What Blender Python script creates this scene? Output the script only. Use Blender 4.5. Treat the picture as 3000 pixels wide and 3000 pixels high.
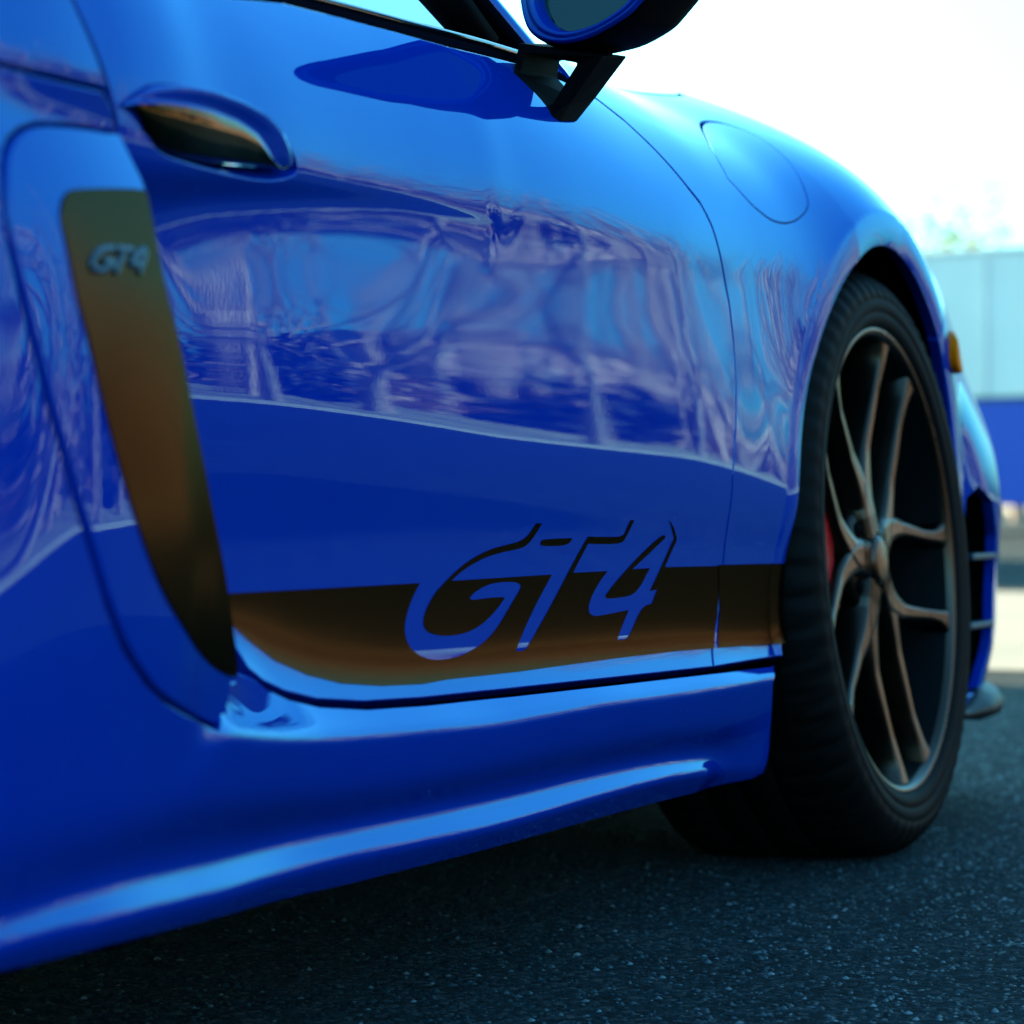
import bpy, bmesh, math, random, json
import numpy as np
from mathutils import Vector, Matrix, geometry

PI = math.pi
R = math.radians
for o in list(bpy.data.objects):
    bpy.data.objects.remove(o)
scene = bpy.context.scene
COL = scene.collection

# ------------------------------------------------------------------ camera, sky, sun, exposure
HEAD = R(23.47)                                  # camera looks 23.5 degrees left of the car's nose
cam_d = bpy.data.cameras.new('camera')
cam = bpy.data.objects.new('camera', cam_d)
COL.objects.link(cam)
cam.location = (-3.210, -0.918, 0.400)
cam.rotation_euler = (R(90), 0, HEAD - R(90))
cam_d.sensor_width = 24.0
cam_d.lens = 8463 / 3000 * 24.0
cam_d.shift_y = -(1500 - 1478) / 3000
cam_d.clip_start = 0.05
cam_d.clip_end = 2000
cam_d.dof.use_dof = True
cam_d.dof.focus_distance = 2.42
cam_d.dof.aperture_fstop = 5.0
scene.camera = cam

SUN_EL, SUN_AZ = R(15), R(67)                    # azimuth measured from +X (nose) towards +Y (car's left)
world = bpy.data.worlds.new('World')
scene.world = world
world.use_nodes = True
wn = world.node_tree
wn.nodes.clear()
sky = wn.nodes.new('ShaderNodeTexSky')
sky.sky_type = 'NISHITA'
sky.sun_disc = False
sky.sun_elevation = SUN_EL
sky.sun_rotation = R(90) - SUN_AZ                # Nishita: 0 = +Y, clockwise
sky.air_density = 1.0
sky.dust_density = 3.5
sky.ozone_density = 2.0
grade = wn.nodes.new('ShaderNodeMix')
grade.data_type = 'RGBA'
grade.blend_type = 'MULTIPLY'
grade.inputs[0].default_value = 1.0
grade.inputs[7].default_value = (0.36, 0.98, 1.10, 1)
bg = wn.nodes.new('ShaderNodeBackground')
bg.inputs['Strength'].default_value = 0.12
wo = wn.nodes.new('ShaderNodeOutputWorld')
wn.links.new(sky.outputs[0], grade.inputs[6])
wn.links.new(grade.outputs[2], bg.inputs['Color'])
wn.links.new(bg.outputs[0], wo.inputs['Surface'])

sun_d = bpy.data.lights.new('sun', 'SUN')
sun_d.energy = 5.0
sun_d.angle = R(0.53)
sun_d.color = (1.0, 0.76, 0.47)
sun = bpy.data.objects.new('sun', sun_d)
COL.objects.link(sun)
sdir = Vector((math.cos(SUN_EL)*math.cos(SUN_AZ), math.cos(SUN_EL)*math.sin(SUN_AZ), math.sin(SUN_EL)))
sun.rotation_euler = sdir.to_track_quat('Z', 'Y').to_euler()
sun.location = (0, 0, 30)

scene.view_settings.view_transform = 'Standard'
scene.view_settings.look = 'None'
scene.view_settings.exposure = 2.75
scene.view_settings.gamma = 1.0
scene.render.film_transparent = False
scene.cycles.max_bounces = 8
scene.cycles.use_denoising = True
scene.cycles.caustics_reflective = False
scene.cycles.caustics_refractive = False

# ------------------------------------------------------------------ materials
def nodes_of(name):
    m = bpy.data.materials.new(name)
    m.use_nodes = True
    return m, m.node_tree, m.node_tree.nodes['Principled BSDF']


def plain(name, col, rough=0.5, metal=0.0, spec=0.5, coat=0.0, bump=0.0, bscale=400.0, var=0.0, vscale=6.0, emit=None):
    """principled surface with a little noise in colour, gloss and relief"""
    m, nt, b = nodes_of(name)
    b.inputs['Base Color'].default_value = (*col, 1)
    b.inputs['Metallic'].default_value = metal
    b.inputs['Specular IOR Level'].default_value = spec
    b.inputs['Coat Weight'].default_value = coat
    b.inputs['Coat Roughness'].default_value = 0.03
    tc = nt.nodes.new('ShaderNodeTexCoord')
    n = nt.nodes.new('ShaderNodeTexNoise')
    n.inputs['Scale'].default_value = vscale
    n.inputs['Detail'].default_value = 6
    nt.links.new(tc.outputs['Object'], n.inputs['Vector'])
    mr = nt.nodes.new('ShaderNodeMapRange')
    mr.inputs['To Min'].default_value = max(0, rough*0.85)
    mr.inputs['To Max'].default_value = min(1, rough*1.15)
    nt.links.new(n.outputs['Fac'], mr.inputs['Value'])
    nt.links.new(mr.outputs['Result'], b.inputs['Roughness'])
    if var > 0:
        rp = nt.nodes.new('ShaderNodeValToRGB')
        rp.color_ramp.elements[0].position = 0.3
        rp.color_ramp.elements[1].position = 0.7
        rp.color_ramp.elements[0].color = (*[c*(1-var) for c in col], 1)
        rp.color_ramp.elements[1].color = (*[min(1, c*(1+var)) for c in col], 1)
        nt.links.new(n.outputs['Fac'], rp.inputs['Fac'])
        nt.links.new(rp.outputs['Color'], b.inputs['Base Color'])
    if bump > 0:
        n2 = nt.nodes.new('ShaderNodeTexNoise')
        n2.inputs['Scale'].default_value = bscale
        n2.inputs['Detail'].default_value = 4
        nt.links.new(tc.outputs['Object'], n2.inputs['Vector'])
        bp = nt.nodes.new('ShaderNodeBump')
        bp.inputs['Strength'].default_value = 1.0
        bp.inputs['Distance'].default_value = bump
        nt.links.new(n2.outputs['Fac'], bp.inputs['Height'])
        nt.links.new(bp.outputs['Normal'], b.inputs['Normal'])
    if emit:
        b.inputs['Emission Color'].default_value = (*emit[0], 1)
        b.inputs['Emission Strength'].default_value = emit[1]
    return m


def paint_material():
    """deep blue lacquer: coloured base under clear coat, fine orange peel, a few dust specks"""
    m, nt, b = nodes_of('blue_paint')
    b.inputs['Roughness'].default_value = 0.5
    b.inputs['Specular IOR Level'].default_value = 0.0
    gl = nt.nodes.new('ShaderNodeBsdfGlossy')          # blue-tinted lacquer on top
    fr = nt.nodes.new('ShaderNodeFresnel')
    fr.inputs['IOR'].default_value = 1.55
    tf = nt.nodes.new('ShaderNodeMapRange')            # the tint fades towards grazing, as in any lacquer
    tf.inputs['From Min'].default_value = 0.28
    tf.inputs['From Max'].default_value = 0.8
    nt.links.new(fr.outputs[0], tf.inputs['Value'])
    tm = nt.nodes.new('ShaderNodeMix')
    tm.data_type = 'RGBA'
    tm.inputs[6].default_value = (*LACQUER, 1)
    tm.inputs[7].default_value = (1, 1, 1, 1)
    nt.links.new(tf.outputs['Result'], tm.inputs[0])
    nt.links.new(tm.outputs[2], gl.inputs['Color'])
    ms = nt.nodes.new('ShaderNodeMixShader')
    nt.links.new(fr.outputs[0], ms.inputs[0])
    nt.links.new(b.outputs[0], ms.inputs[1])
    nt.links.new(gl.outputs[0], ms.inputs[2])
    nt.links.new(ms.outputs[0], nt.nodes['Material Output'].inputs['Surface'])
    tc = nt.nodes.new('ShaderNodeTexCoord')
    peel = nt.nodes.new('ShaderNodeTexNoise')
    peel.inputs['Scale'].default_value = 260
    peel.inputs['Detail'].default_value = 2
    nt.links.new(tc.outputs['Object'], peel.inputs['Vector'])
    wav = nt.nodes.new('ShaderNodeTexNoise')
    wav.inputs['Scale'].default_value = 14
    wav.inputs['Detail'].default_value = 1
    nt.links.new(tc.outputs['Object'], wav.inputs['Vector'])
    b1 = nt.nodes.new('ShaderNodeBump')
    b1.inputs['Distance'].default_value = 0.000006
    nt.links.new(peel.outputs['Fac'], b1.inputs['Height'])
    b2 = nt.nodes.new('ShaderNodeBump')
    b2.inputs['Distance'].default_value = 0.00003
    nt.links.new(wav.outputs['Fac'], b2.inputs['Height'])
    nt.links.new(b1.outputs['Normal'], b2.inputs['Normal'])
    nt.links.new(b2.outputs['Normal'], gl.inputs['Normal'])
    nt.links.new(b2.outputs['Normal'], fr.inputs['Normal'])
    # dust: sparse dots
    v = nt.nodes.new('ShaderNodeTexVoronoi')
    v.inputs['Scale'].default_value = 55
    nt.links.new(tc.outputs['Object'], v.inputs['Vector'])
    lt = nt.nodes.new('ShaderNodeMath')
    lt.operation = 'LESS_THAN'
    lt.inputs[1].default_value = 0.035
    nt.links.new(v.outputs['Distance'], lt.inputs[0])
    sep = nt.nodes.new('ShaderNodeSeparateColor')
    nt.links.new(v.outputs['Color'], sep.inputs[0])
    gt = nt.nodes.new('ShaderNodeMath')
    gt.operation = 'GREATER_THAN'
    gt.inputs[1].default_value = 0.86
    nt.links.new(sep.outputs[0], gt.inputs[0])
    mu = nt.nodes.new('ShaderNodeMath')
    mu.operation = 'MULTIPLY'
    nt.links.new(lt.outputs[0], mu.inputs[0])
    nt.links.new(gt.outputs[0], mu.inputs[1])
    mx = nt.nodes.new('ShaderNodeMix')
    mx.data_type = 'RGBA'
    mx.inputs[6].default_value = (*PAINT, 1)
    mx.inputs[7].default_value = (0.02, 0.05, 0.12, 1)
    nt.links.new(mu.outputs[0], mx.inputs[0])
    nt.links.new(mx.outputs[2], b.inputs['Base Color'])
    cr = nt.nodes.new('ShaderNodeMapRange')
    cr.inputs['To Min'].default_value = 0.008
    cr.inputs['To Max'].default_value = 0.5
    nt.links.new(mu.outputs[0], cr.inputs['Value'])
    nt.links.new(cr.outputs['Result'], gl.inputs['Roughness'])
    return m


def asphalt_material():
    m, nt, b = nodes_of('asphalt')
    tc = nt.nodes.new('ShaderNodeTexCoord')
    v = nt.nodes.new('ShaderNodeTexVoronoi')
    v.inputs['Scale'].default_value = 150
    v.inputs['Randomness'].default_value = 1.0
    nt.links.new(tc.outputs['Object'], v.inputs['Vector'])
    n = nt.nodes.new('ShaderNodeTexNoise')
    n.inputs['Scale'].default_value = 420
    n.inputs['Detail'].default_value = 3
    nt.links.new(tc.outputs['Object'], n.inputs['Vector'])
    big = nt.nodes.new('ShaderNodeTexNoise')
    big.inputs['Scale'].default_value = 1.7
    big.inputs['Detail'].default_value = 5
    nt.links.new(tc.outputs['Object'], big.inputs['Vector'])
    sep = nt.nodes.new('ShaderNodeSeparateColor')
    nt.links.new(v.outputs['Color'], sep.inputs[0])
    rp = nt.nodes.new('ShaderNodeValToRGB')
    e = rp.color_ramp.elements
    e[0].position = 0.0
    e[0].color = (0.003, 0.010, 0.013, 1)
    e[1].position = 1.0
    e[1].color = (0.075, 0.085, 0.09, 1)
    k = rp.color_ramp.elements.new(0.72)
    k.color = (0.011, 0.034, 0.044, 1)
    nt.links.new(sep.outputs[0], rp.inputs['Fac'])
    mx = nt.nodes.new('ShaderNodeMix')
    mx.data_type = 'RGBA'
    mx.blend_type = 'MULTIPLY'
    mx.inputs[0].default_value = 0.6
    nt.links.new(rp.outputs['Color'], mx.inputs[6])
    nt.links.new(big.outputs['Fac'], mx.inputs[7])
    nt.links.new(mx.outputs[2], b.inputs['Base Color'])
    b.inputs['Roughness'].default_value = 0.95
    b.inputs['Specular IOR Level'].default_value = 0.08
    ad = nt.nodes.new('ShaderNodeMath')
    ad.operation = 'MULTIPLY_ADD'
    ad.inputs[1].default_value = -1.0
    nt.links.new(v.outputs['Distance'], ad.inputs[0])
    nt.links.new(n.outputs['Fac'], ad.inputs[2])
    bp = nt.nodes.new('ShaderNodeBump')
    bp.inputs['Distance'].default_value = 0.0035
    bp.inputs['Strength'].default_value = 1.0
    nt.links.new(ad.outputs[0], bp.inputs['Height'])
    nt.links.new(bp.outputs['Normal'], b.inputs['Normal'])
    return m


def stone_material():
    m, nt, b = nodes_of('stone_chips')
    oi = nt.nodes.new('ShaderNodeNewGeometry')
    rp = nt.nodes.new('ShaderNodeValToRGB')
    e = rp.color_ramp.elements
    e[0].color = (0.003, 0.010, 0.013, 1)
    e[1].color = (0.15, 0.18, 0.19, 1)
    e[0].position = 0.0
    k = rp.color_ramp.elements.new(0.84)
    k.color = (0.016, 0.042, 0.050, 1)
    nt.links.new(oi.outputs['Random Per Island'], rp.inputs['Fac'])
    nt.links.new(rp.outputs['Color'], b.inputs['Base Color'])
    b.inputs['Roughness'].default_value = 0.5
    b.inputs['Specular IOR Level'].default_value = 0.35
    return m


def glass_material(name, tint=(0.75, 0.9, 0.92)):
    m, nt, b = nodes_of(name)
    out = nt.nodes['Material Output']
    tr = nt.nodes.new('ShaderNodeBsdfTransparent')
    tr.inputs['Color'].default_value = (*tint, 1)
    gl = nt.nodes.new('ShaderNodeBsdfGlossy')
    gl.inputs['Roughness'].default_value = 0.01
    fr = nt.nodes.new('ShaderNodeFresnel')
    fr.inputs['IOR'].default_value = 1.5
    mx = nt.nodes.new('ShaderNodeMixShader')
    nt.links.new(fr.outputs[0], mx.inputs[0])
    nt.links.new(tr.outputs[0], mx.inputs[1])
    nt.links.new(gl.outputs[0], mx.inputs[2])
    nt.links.new(mx.outputs[0], out.inputs['Surface'])
    return m


PAINT = (0.0, 0.022, 0.29)
LACQUER = (0.30, 0.70, 1.0)
M = {}
M['paint'] = paint_material()
def satin_metal(name, col, rough):
    m, nt, b = nodes_of(name)
    g = nt.nodes.new('ShaderNodeBsdfGlossy')
    tc = nt.nodes.new('ShaderNodeTexCoord')
    n = nt.nodes.new('ShaderNodeTexNoise')
    n.inputs['Scale'].default_value = 900
    nt.links.new(tc.outputs['Object'], n.inputs['Vector'])
    bp = nt.nodes.new('ShaderNodeBump')
    bp.inputs['Distance'].default_value = 0.00001
    nt.links.new(n.outputs['Fac'], bp.inputs['Height'])
    nt.links.new(bp.outputs['Normal'], g.inputs['Normal'])
    g.inputs['Color'].default_value = (*col, 1)
    g.inputs['Roughness'].default_value = rough
    nt.links.new(g.outputs[0], nt.nodes['Material Output'].inputs['Surface'])
    return m


M['gold'] = satin_metal('satin_gold', (0.054, 0.034, 0.018), 0.20)
M['black'] = plain('satin_black', (0.002, 0.002, 0.003), 0.6, spec=0.01, bump=0.00004, bscale=300)
M['gloss_black'] = plain('gloss_black', (0.004, 0.004, 0.005), 0.08, coat=0.6)
M['rubber'] = plain('tyre_rubber', (0.003, 0.003, 0.0032), 0.65, spec=0.06, bump=0.00025, bscale=160, var=0.25, vscale=9)
M['trim'] = plain('trim_black', (0.008, 0.008, 0.008), 0.45, spec=0.15)
M['liner'] = plain('matt_liner', (0.002, 0.002, 0.002), 0.9, spec=0.0)
M['barrel'] = plain('black_barrel', (0.003, 0.004, 0.005), 0.6, 0.0, spec=0.05)
M['rim'] = plain('dark_bronze_metal', (0.055, 0.037, 0.029), 0.28, 1.0, bump=0.00002, bscale=500)
M['disc'] = plain('brake_iron', (0.10, 0.10, 0.11), 0.4, 1.0)
M['red'] = plain('red_caliper_paint', (0.40, 0.004, 0.006), 0.4, spec=0.15)
M['seal'] = plain('rubber_seal', (0.003, 0.003, 0.006), 0.6, spec=0.0)
M['chrome'] = plain('black_chrome', (0.06, 0.043, 0.018), 0.07, 1.0)
M['amber'] = plain('amber_lens', (0.8, 0.13, 0.0), 0.5, spec=0.03)
M['badge'] = plain('badge_metal', (0.018, 0.05, 0.08), 0.4, 0.5)
M['mirror'] = plain('darkened_mirror', (0.04, 0.055, 0.055), 0.02, 1.0)  # darkened metal: the dim cabin reflection is put into its colour
M['glass'] = glass_material('window_glass', (0.42, 0.75, 0.8))
M['asphalt'] = asphalt_material()
M['chips'] = stone_material()

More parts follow.
